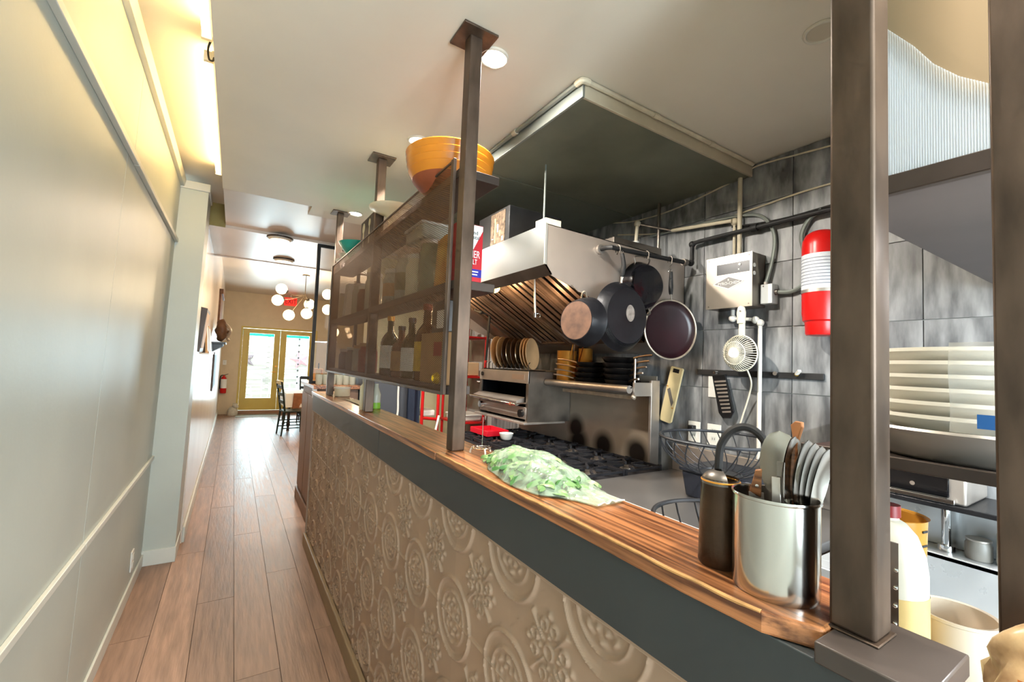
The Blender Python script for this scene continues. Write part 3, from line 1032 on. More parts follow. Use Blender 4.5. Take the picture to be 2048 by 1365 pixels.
bagm = MB().grid(64, 30, lambda u, v: bagp(u, 2 * v - 1, 1))
bagm.grid(32, 12, lambda u, v: bagp(u, 2 * v - 1, -1))
build(bagm, 'plastic_film', m_bag, bag, smooth=80)
build(MB().tube([bagp(1.0, 2 * i / 12 - 1, 1) for i in range(13)], 0.0018, 6), 'zip_seal', m_white, bag)
random.seed(11)
for k in range(190):
    u = random.uniform(0.05, 0.82)
    v = random.uniform(-0.82, 0.82)
    top = Vector(bagp(u, v, 1))
    zz = ZB + 0.004 + (top.z - ZB - 0.010) * random.uniform(0.45, 1.0)
    s = random.uniform(0.016, 0.032)
    a = random.uniform(0, 6.28)
    tilt = random.uniform(-0.5, 0.5)
    lf = MB()

    def lfn(uu, vv):
        w = math.sin(math.pi * min(1, uu * 0.96 + 0.04)) * 0.42
        return ((uu - 0.5) * s * 2, (vv - 0.5) * 2 * w * s, 0.35 * s * math.sin(3 * uu) - 0.3 * s * abs(vv - .5) * 2 + 0.12 * s * math.sin(12 * uu) * (vv - .5))
    lf.grid(6, 4, lfn)
    lf.rot(tilt, 'X').rot(tilt * .7, 'Y').rot(a, 'Z')
    zmin = min(v_.z for v_ in lf.v)
    lf.move((top.x, top.y, max(zz, ZB + 0.003 - zmin)))
    for q_ in lf.v:
        q_.z = max(ZB + 0.003, min(q_.z, top.z - 0.001))
    build(lf, 'leaf', (m_leafA, m_leafB, m_leafC)[k % 3], bag, smooth=70, fixn=False)

# brown canister with torn opening
m_leather = M('worn_brown_tin', (74, 54, 38), 0.38, metal=0.5, var=0.4, vs=12, bump=0.12, bs=60, rvar=0.15)
cn = thing('brown_canister', 'dark brown worn canister with an open dented top on the bar', 'canister', (0.625, 0.392, ZB))
c = (0.632, 0.396, ZB)
build(MB().lathe([(0.001, 0), (0.0285, 0), (0.030, 0.004), (0.0295, 0.02), (0.0285, 0.075), (0.027, 0.118), (0.0255, 0.126), (0.024, 0.118), (0.026, 0.075), (0.001, 0.07)], c, 30), 'body', m_leather, cn, smooth=45)
cap = MB().grid(16, 8, lambda u, v: (c[0] + 0.0275 * math.cos(math.pi * (0.15 + 1.15 * u)) * math.cos(v * 1.25), c[1] + 0.0275 * math.sin(math.pi * (0.15 + 1.15 * u)) * math.cos(v * 1.25), ZB + 0.118 + 0.020 * math.sin(v * 1.25)))
build(cap, 'dented_cap', M('cap_grey', (112, 106, 100), 0.38, metal=0.7, var=0.2), cn, smooth=60)
build(MB().torus((c[0], c[1], ZB + 0.122), 0.0262, 0.0016, n=26), 'rim', m_brass, cn)

# steel utensil holder, oval
uh = thing('utensil_holder', 'oval polished steel utensil holder at the near end of the bar', 'utensil holder', (0.622, 0.312, ZB))
c = (0.622, 0.312, ZB)
build(MB().lathe([(0.001, 0.0), (0.96, 0.0), (0.99, 0.003), (1.0, 0.008), (1.0, 0.1205), (1.035, 0.1215), (1.045, 0.1235), (1.03, 0.1255), (0.985, 0.1245), (0.975, 0.1205), (0.975, 0.006), (0.001, 0.004)], (0, 0, 0), 56, sx=0.044, sy=0.051).rot(0.25, 'Z').move(c), 'cup', M('polished_inox', (205, 202, 196), 0.16, metal=1.0, rvar=0.05), uh, smooth=40)


def utensil(label, base, tip, bowl_w, bowl_l, normal, mat, kind='spoon', hmat=None, name=None):
    """spoon-like utensil, handle from base to the bowl whose far end is tip"""
    base, tip = Vector(base), Vector(tip)
    d = (tip - base).normalized()
    nrm = Vector(normal)
    nrm = (nrm - d * nrm.dot(d)).normalized()
    s_ = d.cross(nrm)
    L_ = (tip - base).length
    t = thing(name or 'serving_spoon', label, 'utensil', base, 'serving utensils in the steel holder')
    neck = tip - d * bowl_l
    build(MB().tube([base, base + (neck - base) * .5, neck + d * 0.006], 0.0035, 8), 'handle', hmat or mat, t)
    def bf(u, v):
        w = bowl_w * math.sqrt(max(0, 1 - (2 * u - 1) ** 2)) ** 0.9
        vv = 2 * v - 1
        dep = 0.30 * bowl_w * (1 - vv * vv) * math.sin(math.pi * u)
        return neck + d * (bowl_l * u) + s_ * (w * vv) - nrm * dep
    def bf2(u, v):
        return Vector(bf(u, v)) - nrm * 0.0012
    build(MB().grid(18, 10, bf).grid(18, 10, bf2), 'bowl', mat, t, smooth=70)
    return t


m_spoon = M('spoon_steel', (205, 200, 192), 0.24, metal=0.95, rvar=0.06)
vx = Vector((-0.88, -0.46, 0.1))       # towards the viewer
zz = ZB + 0.012
utensil('big steel serving spoon facing out of the holder, leftmost', (0.622, 0.305, zz), (0.632, 0.312, 1.424), 0.0235, 0.088, vx, m_spoon)
utensil('steel ladle bowl seen edge-on beside the big serving spoon', (0.612, 0.300, zz), (0.628, 0.290, 1.420), 0.028, 0.088, (0.10, -0.99, 0), m_spoon)
for k, lb in enumerate(('first nested steel spoon right of the ladle', 'second nested steel spoon right of the ladle', 'third nested steel spoon right of the ladle', 'rightmost nested steel spoon against the post')):
    utensil(lb, (0.630, 0.300 - 0.004 * k, zz), (0.636 + 0.003 * k, 0.2775 - 0.0065 * k, 1.417 - 0.003 * k), 0.029, 0.088, (0.10, -0.98, 0.05), m_spoon)
ws = thing('wooden_spoon', 'wooden spatula head poking up from the steel holder', 'utensil', (0.63, 0.30, zz), 'serving utensils in the steel holder')
build(MB().tube([(0.632, 0.302, zz), (0.640, 0.297, 1.415)], 0.0045, 8), 'handle', m_wood, ws)
build(MB().prism([(0.646, 0.3015, 1.412), (0.641, 0.2965 - .002, 1.412), (0.6385, 0.288, 1.432), (0.643, 0.290, 1.438), (0.648, 0.300, 1.438), (0.650, 0.307, 1.432)], (0.004, -0.002, 0)), 'blade', M('beech', (172, 112, 66), 0.5, var=0.15), ws, bevel=0.001)
tg = thing('steel_tongs', 'steel tongs leaning to the right in the holder', 'utensil', (0.61, 0.29, zz), 'serving utensils in the steel holder')
build(MB().bar((0.612, 0.302, zz), (0.604, 0.296, 1.388), 0.009, 0.002, up=(1, .4, 0)), 'arm', m_inoxdark, tg, bevel=0.0006)
build(MB().bar((0.607, 0.300, zz), (0.600, 0.300, 1.368), 0.010, 0.002, up=(1, .4, 0)), 'arm', m_inox2, tg, bevel=0.0006)
kn = thing('kitchen_knife', 'knife with riveted wooden handle standing in the holder', 'utensil', (0.62, 0.33, zz), 'serving utensils in the steel holder')
build(MB().bar((0.622, 0.326, zz), (0.616, 0.334, 1.338), 0.018, 0.0015, up=(1, .5, 0)), 'blade', m_inox2, kn)
build(MB().prism([(0.612, 0.325, 1.333), (0.612, 0.341, 1.338), (0.6135, 0.334, 1.368), (0.6135, 0.325, 1.371)], (0.007, 0.0035, 0)), 'wooden_handle', m_wood, kn, bevel=0.001)
build(MB().cyl((0.6125, 0.331, 1.348), (0.6105, 0.330, 1.348), 0.0022, n=12), 'rivet', m_chrome, kn)

# far stretch of the bar: tubs, cloth, bottles
jar('deli_tub', 'pale round tub with lid on the far end of the bar', 0.690, 3.40, ZB, 0.055, 0.055, MATS['cream_glaze'], m_white, cat='tub', neck=1.0, lid_h=0.012)
solo(MB().grid(8, 8, lambda u, v: (0.655 + 0.07 * u, 2.62 + 0.50 * v, ZB + 0.0012 + 0.004 * math.sin(6 * u + 4 * v) ** 2)).grid(8, 8, lambda u, v: (0.655 + 0.07 * u, 2.62 + 0.50 * v, ZB + 0.0005)), 'folded_cloth', m_paper, 'white folded cloth lying on the bar behind the middle post', 'cloth', smooth=60)
jar('milk_bottle', 'tall pale plastic bottle standing against the middle post on the bar', 0.628, 2.49, ZB, 0.030, 0.155, MATS['cream_glaze'], m_white, cat='bottle', neck=0.6)
gb_ = thing('water_bottle', 'clear bottle with green base on the bar past the middle post', 'bottle', (0.705, 2.55, ZB))
build(MB().lathe([(0.027, 0.03), (0.028, 0.08), (0.014, 0.12), (0.013, 0.14)], (0.702, 2.55, ZB), 20, cap1=True), 'glass', m_jarglass, gb_)
build(MB().lathe([(0.001, 0), (0.028, 0), (0.029, 0.01), (0.027, 0.035), (0.001, 0.035)], (0.702, 2.55, ZB), 20), 'green_base', M('lime', (130, 190, 60), 0.4), gb_)

# ================================================================== dropped panel over the cook line
dp = thing('ceiling_panel', 'dark dropped fireproof panel under the ceiling over the cook line', 'ceiling panel', (1.65, 2.4, 2.52))
PX0, PX1, PY0, PY1, PZ = 1.075, 2.24, 1.262, 3.68, 2.535
m_panel = M('sooty_panel', (116, 118, 102), 0.45, var=0.28, vs=2.2, bump=0.1, bs=14, rvar=0.15)
for (a, b_) in ((PY0, 2.07), (2.073, 2.88), (2.883, PY1)):
    build(MB().box(PX0, PX1, a, b_ - 0.003, PZ, PZ + 0.03), 'board', m_panel, dp, bevel=0.001)
m_edge = M('galvanised', (150, 156, 150), 0.35, metal=0.6, var=0.12)
build(MB().box(PX0 - 0.012, PX0, PY0 - 0.012, PY1, PZ - 0.004, PZ + 0.055), 'edge_strip', m_edge, dp, bevel=0.002)
build(MB().box(PX0, PX1, PY0 - 0.012, PY0, PZ - 0.004, PZ + 0.055), 'edge_strip', M('edge_cream', (190, 178, 155), 0.4, var=0.12), dp, bevel=0.002)
pp = thing('conduit', 'thin conduit running round the edge of the dropped panel', 'conduit', (1.06, 1.25, 2.585))
zc = 2.588
build(MB().tube([(1.053, 3.6, zc), (1.053, 1.262, zc)], 0.010, 10), 'pipe', m_edge, pp)
build(MB().tube([(1.075, 1.240, zc), (2.222, 1.240, zc)], 0.010, 10), 'pipe', m_cream_pipe, pp)
build(MB().tube(smooth_pts([(1.053, 1.275, zc), (1.053, 1.25, zc), (1.062, 1.241, zc), (1.085, 1.240, zc)]), 0.013, 10), 'elbow', m_cream_pipe, pp)
for yy in (1.7, 2.4, 3.1):
    build(MB().tube([(1.053, yy, zc), (1.053, yy + .03, zc)], 0.013, 10), 'coupling', m_cream_pipe, pp)
for xx in (1.45, 1.85):
    build(MB().tube([(xx, 1.240, zc), (xx + .03, 1.240, zc)], 0.013, 10), 'coupling', m_cream_pipe, pp)

# ================================================================== extraction hood
hd = thing('extraction_hood', 'stainless extraction hood with baffle filters over the stove', 'hood', (1.75, 2.5, 1.6))
HY0, HY1 = 1.65, 3.36
HB = 2.235
endp = [(1.206, 2.170), (HB, 2.150), (HB, 1.600), (1.50, 1.850), (1.245, 1.928), (1.206, 1.975)]
build(MB().prism([(x, HY0, z) for x, z in endp], (0, 0.004, 0)), 'end_panel', M('hood_end_lit_inox', (206, 192, 180), 0.42, metal=0.8, var=0.1, vs=3, rvar=0.1), hd, smooth=0)  # paler base colour carries the light reflected on the end panel
build(MB().prism([(x, HY1 - .004, z) for x, z in endp], (0, 0.004, 0)), 'end_panel', MATS['hood_end_lit_inox'], hd, smooth=0)
build(MB().box(1.206, 1.210, HY0, HY1, 1.975, 2.170), 'front_panel', M('hood_front_inox', (206, 210, 212), 0.3, metal=1.0, var=0.04, vs=3, rvar=0.05), hd, smooth=0)
build(MB().box(1.202, 1.214, HY0 - .003, HY0 + .004, 1.975, 2.172), 'corner_highlight', M('edge_highlight', (225, 225, 220), 0.3, metal=0.8), hd)  # pale strip paints the white highlight along the hood's front edge
build(MB().prism([(1.206, HY0, 1.975), (1.245, HY0, 1.928), (1.252, HY0, 1.934), (1.214, HY0, 1.978)], (0, HY1 - HY0, 0)), 'front_lip', m_inoxdark, hd, smooth=0)
build(MB().prism([(1.210, HY0, 2.166), (HB, HY0, 2.146), (HB, HY0, 2.15), (1.210, HY0, 2.17)], (0, HY1 - HY0, 0)), 'top_panel', m_inox2, hd, smooth=0)
build(MB().prism([(1.252, HY0 + .004, 1.934), (1.30, HY0 + .004, 1.985), (1.30, HY0 + .004, 1.990), (1.247, HY0 + .004, 1.940)], (0, HY1 - HY0 - .008, 0)), 'gutter', m_inox2, hd, smooth=0)
# filter bank: frames with sloping baffles
FXa, FZa, FXb, FZb = 1.36, 2.045, 2.02, 1.665
build(MB().prism([(1.30, HY0 + .004, 1.986), (FXa, HY0 + .004, FZa), (FXa, HY0 + .004, FZa + .005), (1.295, HY0 + .004, 1.991)], (0, HY1 - HY0 - .008, 0)), 'baffle_rest', m_inoxdark, hd, smooth=0)
build(MB().prism([(FXb, HY0 + .004, FZb), (HB, HY0 + .004, 1.60), (HB, HY0 + .004, 1.605), (FXb, HY0 + .004, FZb + .006)], (0, HY1 - HY0 - .008, 0)), 'rear_plate', m_inox2, hd, smooth=0)
slope = Vector((FXb - FXa, 0, FZb - FZa))
nrm = Vector((slope.z, 0, -slope.x)).normalized()
if nrm.z > 0:
    nrm = -nrm
m_baffle = M('greasy_baffle', (122, 102, 88), 0.42, metal=0.7, var=0.25, vs=8, rvar=0.1)
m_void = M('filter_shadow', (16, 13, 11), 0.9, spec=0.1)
fy = HY0 + 0.10
fw = 0.335
for k in range(4):
    ya = fy + k * (fw + 0.004)
    if ya + fw > HY1 - 0.02:
        break
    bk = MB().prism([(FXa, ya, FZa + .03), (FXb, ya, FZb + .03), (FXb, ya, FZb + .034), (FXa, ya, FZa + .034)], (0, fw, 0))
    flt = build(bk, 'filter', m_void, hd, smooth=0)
    a0, b0 = Vector((FXa, 0, FZa)), Vector((FXb, 0, FZb))
    for (p, q) in (((a0.x, ya + .012, a0.z), (b0.x, ya + .012, b0.z)), ((a0.x, ya + fw - .012, a0.z), (b0.x, ya + fw - .012, b0.z)),
                   ((a0.x + .008, ya, a0.z - .005), (a0.x + .008, ya + fw, a0.z - .005)), ((b0.x - .008, ya, b0.z + .005), (b0.x - .008, ya + fw, b0.z + .005))):
        build(MB().bar(p, q, 0.024, 0.022, up=tuple(nrm)), 'filter_frame', m_baffle, flt, smooth=0)
    nb_ = 4
    for j in range(nb_):
        yj = ya + 0.035 + (fw - 0.07) * (j + 0.5) / nb_
        bb = MB().bar(a0 + slope * .02 + Vector((0, yj, 0)), b0 - slope * .02 + Vector((0, yj, 0)), 0.036, 0.007, up=tuple(nrm))
        build(bb, 'baffle', m_baffle, flt, bevel=0.0015)
build(MB().prism([(FXa, fy - .004, FZa + .02), (FXa, HY0 + .004, FZa + .02), (FXb, HY0 + .004, FZb + .02), (FXb, fy - .004, FZb + .02)], (0, 0, .004)), 'filler_panel', m_baffle, hd, smooth=0)
ye = fy + 4 * (fw + .004)
if ye < HY1:
    build(MB().prism([(FXa, ye, FZa + .02), (FXa, HY1 - .004, FZa + .02), (FXb, HY1 - .004, FZb + .02), (FXb, ye, FZb + .02)], (0, 0, .004)), 'filler_panel', m_baffle, hd, smooth=0)
# bulkhead lamps under the hood
m_hoodlamp = M('hood_lamp_glass', (255, 226, 130), 0.4, emit=(255, 214, 120), es=4.0)
for (lx, ly, lz) in ((1.325, 2.34, 1.965), (1.325, 3.0, 1.965)):
    lm = build(MB().sphere((lx, ly, lz), 0.042, 20, 10, sz=0.8), 'lamp_glass', m_hoodlamp, hd)
    build(MB().torus((lx, ly, lz + .025), 0.042, 0.005, n=24), 'lamp_collar', m_inoxdark, lm)
    lamp('hood_lamp', 'POINT', (lx + 0.09, ly, lz - 0.06), 3.2, (1.0, 0.66, 0.34), 0.04)
lamp('hood_lamp', 'POINT', (1.52, 2.0, 1.84), 2.4, (1.0, 0.66, 0.36), 0.04)
# rod, bracket, boxes on the hood
solo(MB().cyl((1.30, 1.80, 2.17), (1.30, 1.80, PZ), 0.005, n=10), 'threaded_rod', m_edge, 'threaded rod holding the hood from the dropped panel', 'rod')
hb = thing('rod_bracket', 'cream metal bracket on the front corner of the hood', 'bracket', (1.30, 1.78, 2.17))
build(MB().box(1.250, 1.256, 1.72, 1.80, 2.1695, 2.225).box(1.250, 1.345, 1.715, 1.722, 2.1695, 2.225), 'angle', m_cream_pipe, hb, smooth=0)
bxk = thing('control_unit', 'black control unit with a printed face on top of the hood', 'control box', (1.4, 2.3, 2.17))
build(MB().box(1.25, 1.62, 2.06, 2.42, 2.172, 2.39), 'case', m_blackmatt, bxk, bevel=0.004)
build(MB().box(1.246, 1.25, 2.10, 2.26, 2.185, 2.375), 'face_plate', M('worn_plate', (140, 120, 100), 0.5, metal=0.4, col2=(60, 50, 42), vs=40), bxk)
for k in range(5):
    build(MB().box(1.2445, 1.246, 2.115 + .028 * k, 2.13 + .028 * k, 2.20 + .03 * (k % 3), 2.225 + .04 * (k % 4)), 'switch', (m_paper, m_kraft)[k % 2], bxk)
solo(MB().box(1.26, 1.6, 2.60, 3.10, 2.172, 2.40), 'black_carton', m_blackmatt, 'plain black case on the hood farther from the passage lights', 'box', bevel=0.006)
solo(MB().box(1.75, 2.15, 1.75, 2.2, 2.162, 2.235), 'junction_case', m_inoxdark, 'flat steel junction case on top of the hood by the tiled wall', 'box', bevel=0.004)
# suppression nozzles under the hood
nz_ = thing('suppression_nozzle', 'thin pipe with nozzle hanging in front of the filters', 'nozzle', (1.34, 1.90, 1.74))
build(MB().tube([(1.325, 1.90, 1.962), (1.338, 1.90, 1.775)], 0.0055, 8), 'pipe', m_inox2, nz_)
build(MB().cyl((1.338, 1.90, 1.775), (1.338, 1.90, 1.752), 0.010, 0.008, n=12), 'nozzle', m_chrome, nz_)
build(MB().torus((1.352, 1.893, 1.762), 0.012, 0.0015, axis=(.4, 1, .2), n=20), 'ring', m_chrome, nz_)
nz2 = thing('suppression_pipe', 'black kinked suppression pipe at the far end of the hood', 'pipe', (1.6, 3.0, 1.5))
build(MB().tube([(1.575, 3.05, 2.0), (1.575, 3.05, 1.905), (1.60, 3.0, 1.892), (1.665, 2.98, 1.878), (1.665, 2.98, 1.86), (1.650, 2.98, 1.52)], 0.010, 8), 'pipe', m_blackmatt, nz2)
build(MB().sphere((1.60, 3.0, 1.892), 0.017, 12, 8).sphere((1.665, 2.98, 1.875), 0.016, 12, 8), 'fittings', m_blackmatt, nz2)

# ================================================================== pan rail and pans
YB_ = 1.575
pr = thing('pan_rail', 'black pipe pan rail from the hood to the tiled wall', 'pan rail', (1.9, YB_, 2.1))
build(MB().tube([(1.545, 1.645, 2.102), (1.545, 1.60, 2.102), (1.56, YB_, 2.102), (1.60, YB_, 2.102), (2.17, YB_, 2.118), (2.19, YB_, 2.125), (2.20, YB_, 2.15), (2.20, YB_, 2.225), (2.20, YB_ - .02, 2.238), (2.20, YB_ - .05, 2.240), (2.20, 0.30, 2.246)], 0.012, 10), 'pipe', m_blackmatt, pr)
build(MB().cyl((1.545, 1.648, 2.102), (1.545, 1.632, 2.102), 0.024, n=18), 'flange', m_inox2, pr)
for q in ((2.19, YB_, 2.122), (2.20, YB_, 2.232)):
    build(MB().sphere(q, 0.019, 14, 8), 'elbow', m_blackmatt, pr)
build(MB().cyl((2.12, YB_, 2.117), (2.15, YB_, 2.1175), 0.019, n=12), 'coupling', m_inoxdark, pr)
for yy in (0.75, 1.20):
    build(MB().cyl((2.20, yy, 2.243), (2.20, yy + .03, 2.243), 0.019, n=12), 'coupling', m_blackmatt, pr)
    build(MB().box(2.19, 2.243, yy + .005, yy + .02, 2.23, 2.256), 'clamp', m_inoxdark, pr)


def hook(parent, x, y, z0, z1, lab=None):
    h = MB().tube(smooth_pts([(x, y + .014, z0 - .018), (x, y + .016, z0 + .004), (x, y, z0 + .017), (x, y - .016, z0 + .004), (x, y - .012, z0 - .03), (x + .003, y, z1 + .02), (x + .006, y + .008, z1 - .004), (x - .004, y + .004, z1 - .006)], 5), 0.0026, 7)
    return build(h, 'hook', m_inoxdark, parent)


m_pan = M('pan_iron', (27, 27, 31), 0.36, metal=0.3, var=0.25, vs=9, bump=0.05, bs=60, rvar=0.15)
m_panbot = M('scorched_bottom', (66, 46, 35), 0.65, metal=0.1, col2=(98, 70, 53), vs=22)
m_panin = M('nonstick', (34, 12, 18), 0.28, var=0.25, vs=6)
m_rim = M('worn_rim', (172, 158, 140), 0.4, metal=0.6, var=0.2, vs=30)


def frame(n):
    n = Vector(n).normalized()
    z_ = Vector((0, 0, 1))
    x_ = z_.cross(n).normalized()
    y_ = n.cross(x_)
    return Matrix(((x_.x, y_.x, n.x, 0), (x_.y, y_.y, n.y, 0), (x_.z, y_.z, n.z, 0), (0, 0, 0, 1)))


def place(mb, n, c):
    return mb.xf(Matrix.Translation(Vector(c)) @ frame(n))


def hung_pan(label, c, n, r, depth, hl, bottom_out=True, bodym=None, botm=None, innerm=None, mark=False, ring=False, hook_z=2.105, hy=None, ribs=False, loop=False):
    """local z = outward normal, local y = up.  bottom_out: underside faces the viewer"""
    t = thing('frying_pan', label, 'pan', c, 'pans hanging from the rail')
    s = 1 if bottom_out else -1
    body = bodym or m_pan
    R0 = r * 0.80
    prof = [(0.001, depth), (R0 * .98, depth), (R0, depth - .003), (r * .93, depth * .45), (r, 0.0), (r * 1.012, -0.002), (r * .985, -0.002), (r * .91, depth * .45), (R0 * .96, depth - .007), (0.001, depth - .006)]
    prof = [(a, b_ * s) for a, b_ in prof]
    build(place(MB().lathe(prof, (0, 0, 0), 48), n, c), 'body', body, t, smooth=40)
    if botm:
        build(place(MB().lathe([(0.001, (depth + .0008) * s), (R0 * .94, (depth + .0008) * s), (R0 * .94, (depth - .002) * s)], (0, 0, 0), 44), n, c), 'base_disc', botm, t)
    if innerm:
        build(place(MB().lathe([(0.001, (depth - .0065) * s), (R0 * .95, (depth - .0075) * s), (r * .90, depth * .45 * s), (r * .975, -0.001 * s)], (0, 0, 0), 44), n, c), 'coating', innerm, t)
    if ring:
        build(place(MB().torus((0, 0, -0.001 * s), r * 0.975, 0.0055, n=56), n, c), 'worn_rim', m_rim, t)
    if mark:
        build(place(MB().lathe([(0.001, depth + .001), (0.036, depth + .001), (0.036, depth)], (0.02, 0.015, 0), 26, sx=.8, sy=1.15), n, c), 'scorch_mark', M('bare_metal', (150, 140, 132), 0.5, metal=0.3, var=0.4, vs=40), t)
    if ribs:
        for k in range(9):
            rr = r * (0.82 + 0.018 * k)
            pts = [(rr * math.cos(a_), rr * math.sin(a_), (depth * (0.92 - .105 * k)) + .001) for a_ in [math.radians(-150 + 10 * i) for i in range(13)]]
            build(place(MB().tube(pts, 0.0016, 5), n, c), 'ridge', m_black, t)
    if loop:
        pts = smooth_pts([(-0.045, r * .93, 0), (-0.05, r + 0.022, 0.004), (0, r + 0.030, 0.006), (0.05, r + 0.022, 0.004), (0.045, r * .93, 0)], 5)
        build(place(MB().tube(pts, 0.004, 8), n, c), 'loop_handle', m_inoxdark, t)
        pts = smooth_pts([(-0.045, -r * .93, 0), (-0.05, -r - 0.022, 0.004), (0, -r - 0.030, 0.006), (0.05, -r - 0.022, 0.004), (0.045, -r * .93, 0)], 5)
        build(place(MB().tube(pts, 0.004, 8), n, c), 'loop_handle', m_inoxdark, t)
        top = r + 0.030
    elif hl:
        pts = [(0, r * .97, 0.002), (0, r + 0.03, 0.004 * s)]
        build(place(MB().tube(pts, 0.0055, 8), n, c), 'handle_neck', m_inox2, t)
        pts = smooth_pts([(0, r + 0.028, 0.004 * s), (0.002, r + 0.05, 0.008 * s), (0.004, r + hl * .6, 0.012 * s), (0, r + hl, 0.006 * s)], 5)
        rad = [0.0085 + 0.004 * math.sin(math.pi * i / (len(pts) - 1)) for i in range(len(pts))]
        build(place(MB().tube(pts, 0.01, 10, radii=rad), n, c), 'grip', m_blackmatt, t)
        build(place(MB().torus((0, r + hl + 0.006, 0.006 * s), 0.007, 0.002, n=16), n, c), 'eye', m_inoxdark, t)
        top = r + hl + 0.01
    if loop or hl:
        hook(t, c[0] + frame(n)[0][1] * top, YB_, hook_z, c[2] + top)
    return t


hung_pan('big ribbed black pan with a bare scorched spot on its base, on the rail', (1.605, 1.545, 1.755), (0, -1, 0.02), 0.172, 0.045, 0.145, mark=True, ribs=True, hook_z=2.104)
hung_pan('glossy black enamel dish with loop handles on the rail behind the big pan', (1.815, 1.600, 1.945), (-0.12, -1, 0.05), 0.128, 0.05, 0, bodym=M('gloss_enamel', (16, 16, 20), 0.1, var=0.3, vs=20, bump=0.25, bs=18, coat=0.6), loop=True, hook_z=2.110)
hung_pan('large shallow pan with maroon base and worn pale rim nearest the tiles', (2.005, 1.560, 1.722), (-0.30, -1, 0.0), 0.166, 0.028, 0.155, bottom_out=False, innerm=m_panin, ring=True, hook_z=2.115)
t = hung_pan('deep pot with scorched copper-brown base turned sideways under the rail', (1.395, 1.565, 1.712), (-0.98, -0.2, 0.02), 0.118, 0.075, 0, botm=m_panbot, loop=False, hook_z=1.93)
build(MB().tube(smooth_pts([(1.39, 1.555, 1.825), (1.372, 1.55, 1.852), (1.362, 1.556, 1.845), (1.37, 1.57, 1.825)], 5), 0.004, 7), 'loop_handle', m_rim, t)
build(MB().tube([(1.372, 1.556, 1.845), (1.372, 1.60, 1.86), (1.372, 1.648, 1.90)], 0.003, 6), 'wire', m_inoxdark, t)

# ================================================================== pipes and cables on the tiled wall
def line(label, name, pts, r, mat, cat, group=None, k=6, n=8):
    return solo(MB().tube(smooth_pts(pts, k) if k else pts, r, n), name, mat, label, cat, group)


cd1 = thing('conduit', 'cream vertical conduit dropping from the panel corner to the control box', 'conduit', (2.215, 1.30, 2.1))
build(MB().tube([(2.215, 1.302, 2.60), (2.215, 1.302, 2.101)], 0.0115, 10), 'pipe', m_cream_pipe, cd1)
build(MB().tube([(2.225, 1.336, 2.30), (2.225, 1.336, 2.101)], 0.008, 10), 'pipe', m_cream_pipe, cd1)
build(MB().sphere((2.225, 1.336, 2.31), 0.021, 14, 8), 'fitting', m_cream_pipe, cd1)
build(MB().sphere((2.215, 1.302, 2.588), 0.022, 14, 8), 'fitting', m_cream_pipe, cd1)
cd2 = thing('conduit', 'cream sloping conduit with elbow between hood and wall', 'conduit', (2.2, 1.7, 2.3))
build(MB().tube([(2.20, 1.336, 2.31), (2.205, 1.72, 2.35)], 0.010, 10), 'pipe', m_cream_pipe, cd2)
build(MB().tube([(2.205, 1.72, 2.35), (2.1, 1.90, 2.415)], 0.007, 8), 'pipe', m_inoxdark, cd2)
build(MB().tube([(2.1, 1.90, 2.415), (2.09, 1.90, 2.30)], 0.011, 10), 'pipe', m_cream_pipe, cd2)
build(MB().sphere((2.1, 1.90, 2.415), 0.021, 14, 8), 'elbow', m_cream_pipe, cd2)
build(MB().cyl((2.09, 1.90, 2.30), (2.09, 1.90, 2.27), 0.02, 0.014, n=14), 'cap', m_white, cd2)
line('thin cream cable sagging along the top of the tiled wall', 'cable', [(2.238, 0.35, 2.50), (2.238, 0.93, 2.555), (2.238, 1.22, 2.580), (2.238, 1.29, 2.555), (2.238, 1.435, 2.530), (2.238, 1.75, 2.492), (2.238, 2.05, 2.50), (2.238, 2.3, 2.55)], 0.0045, m_cream_pipe, 'cable')
line('second cream cable crossing the tiles at mid height', 'cable', [(2.238, 0.35, 2.36), (2.238, 0.92, 2.375), (2.238, 1.2, 2.36), (2.238, 1.45, 2.345), (2.238, 1.8, 2.36), (2.238, 2.2, 2.44)], 0.005, m_cream_pipe, 'cable')
line('grey flexible conduit arching down into the junction box', 'flexible_conduit', [(2.228, 1.9, 2.36), (2.228, 1.5, 2.35), (2.228, 1.30, 2.335), (2.228, 1.20, 2.305), (2.225, 1.145, 2.235), (2.225, 1.128, 2.16), (2.222, 1.14, 2.05), (2.215, 1.163, 1.955)], 0.009, m_edge, 'conduit')
line('grey flexible conduit looping from the junction box behind the red cylinder', 'flexible_conduit', [(2.215, 1.115, 1.902), (2.22, 1.05, 1.897), (2.222, 1.00, 1.925), (2.222, 0.975, 1.99), (2.222, 0.995, 2.08), (2.222, 1.005, 2.16), (2.222, 0.975, 2.225), (2.222, 0.92, 2.26)], 0.010, m_edge, 'conduit')
solo(MB().cyl((2.18, 1.80, 2.21), (2.18, 1.80, 2.535), 0.010, n=10), 'hanger_rod', m_inoxdark, 'dark hanger rod above the pan rail', 'rod')
line('black cable clipped along the black pipe', 'cable', [(2.225, 0.35, 2.30), (2.225, 0.80, 2.275), (2.225, 1.1, 2.262), (2.225, 1.35, 2.285)], 0.005, m_blackmatt, 'cable')

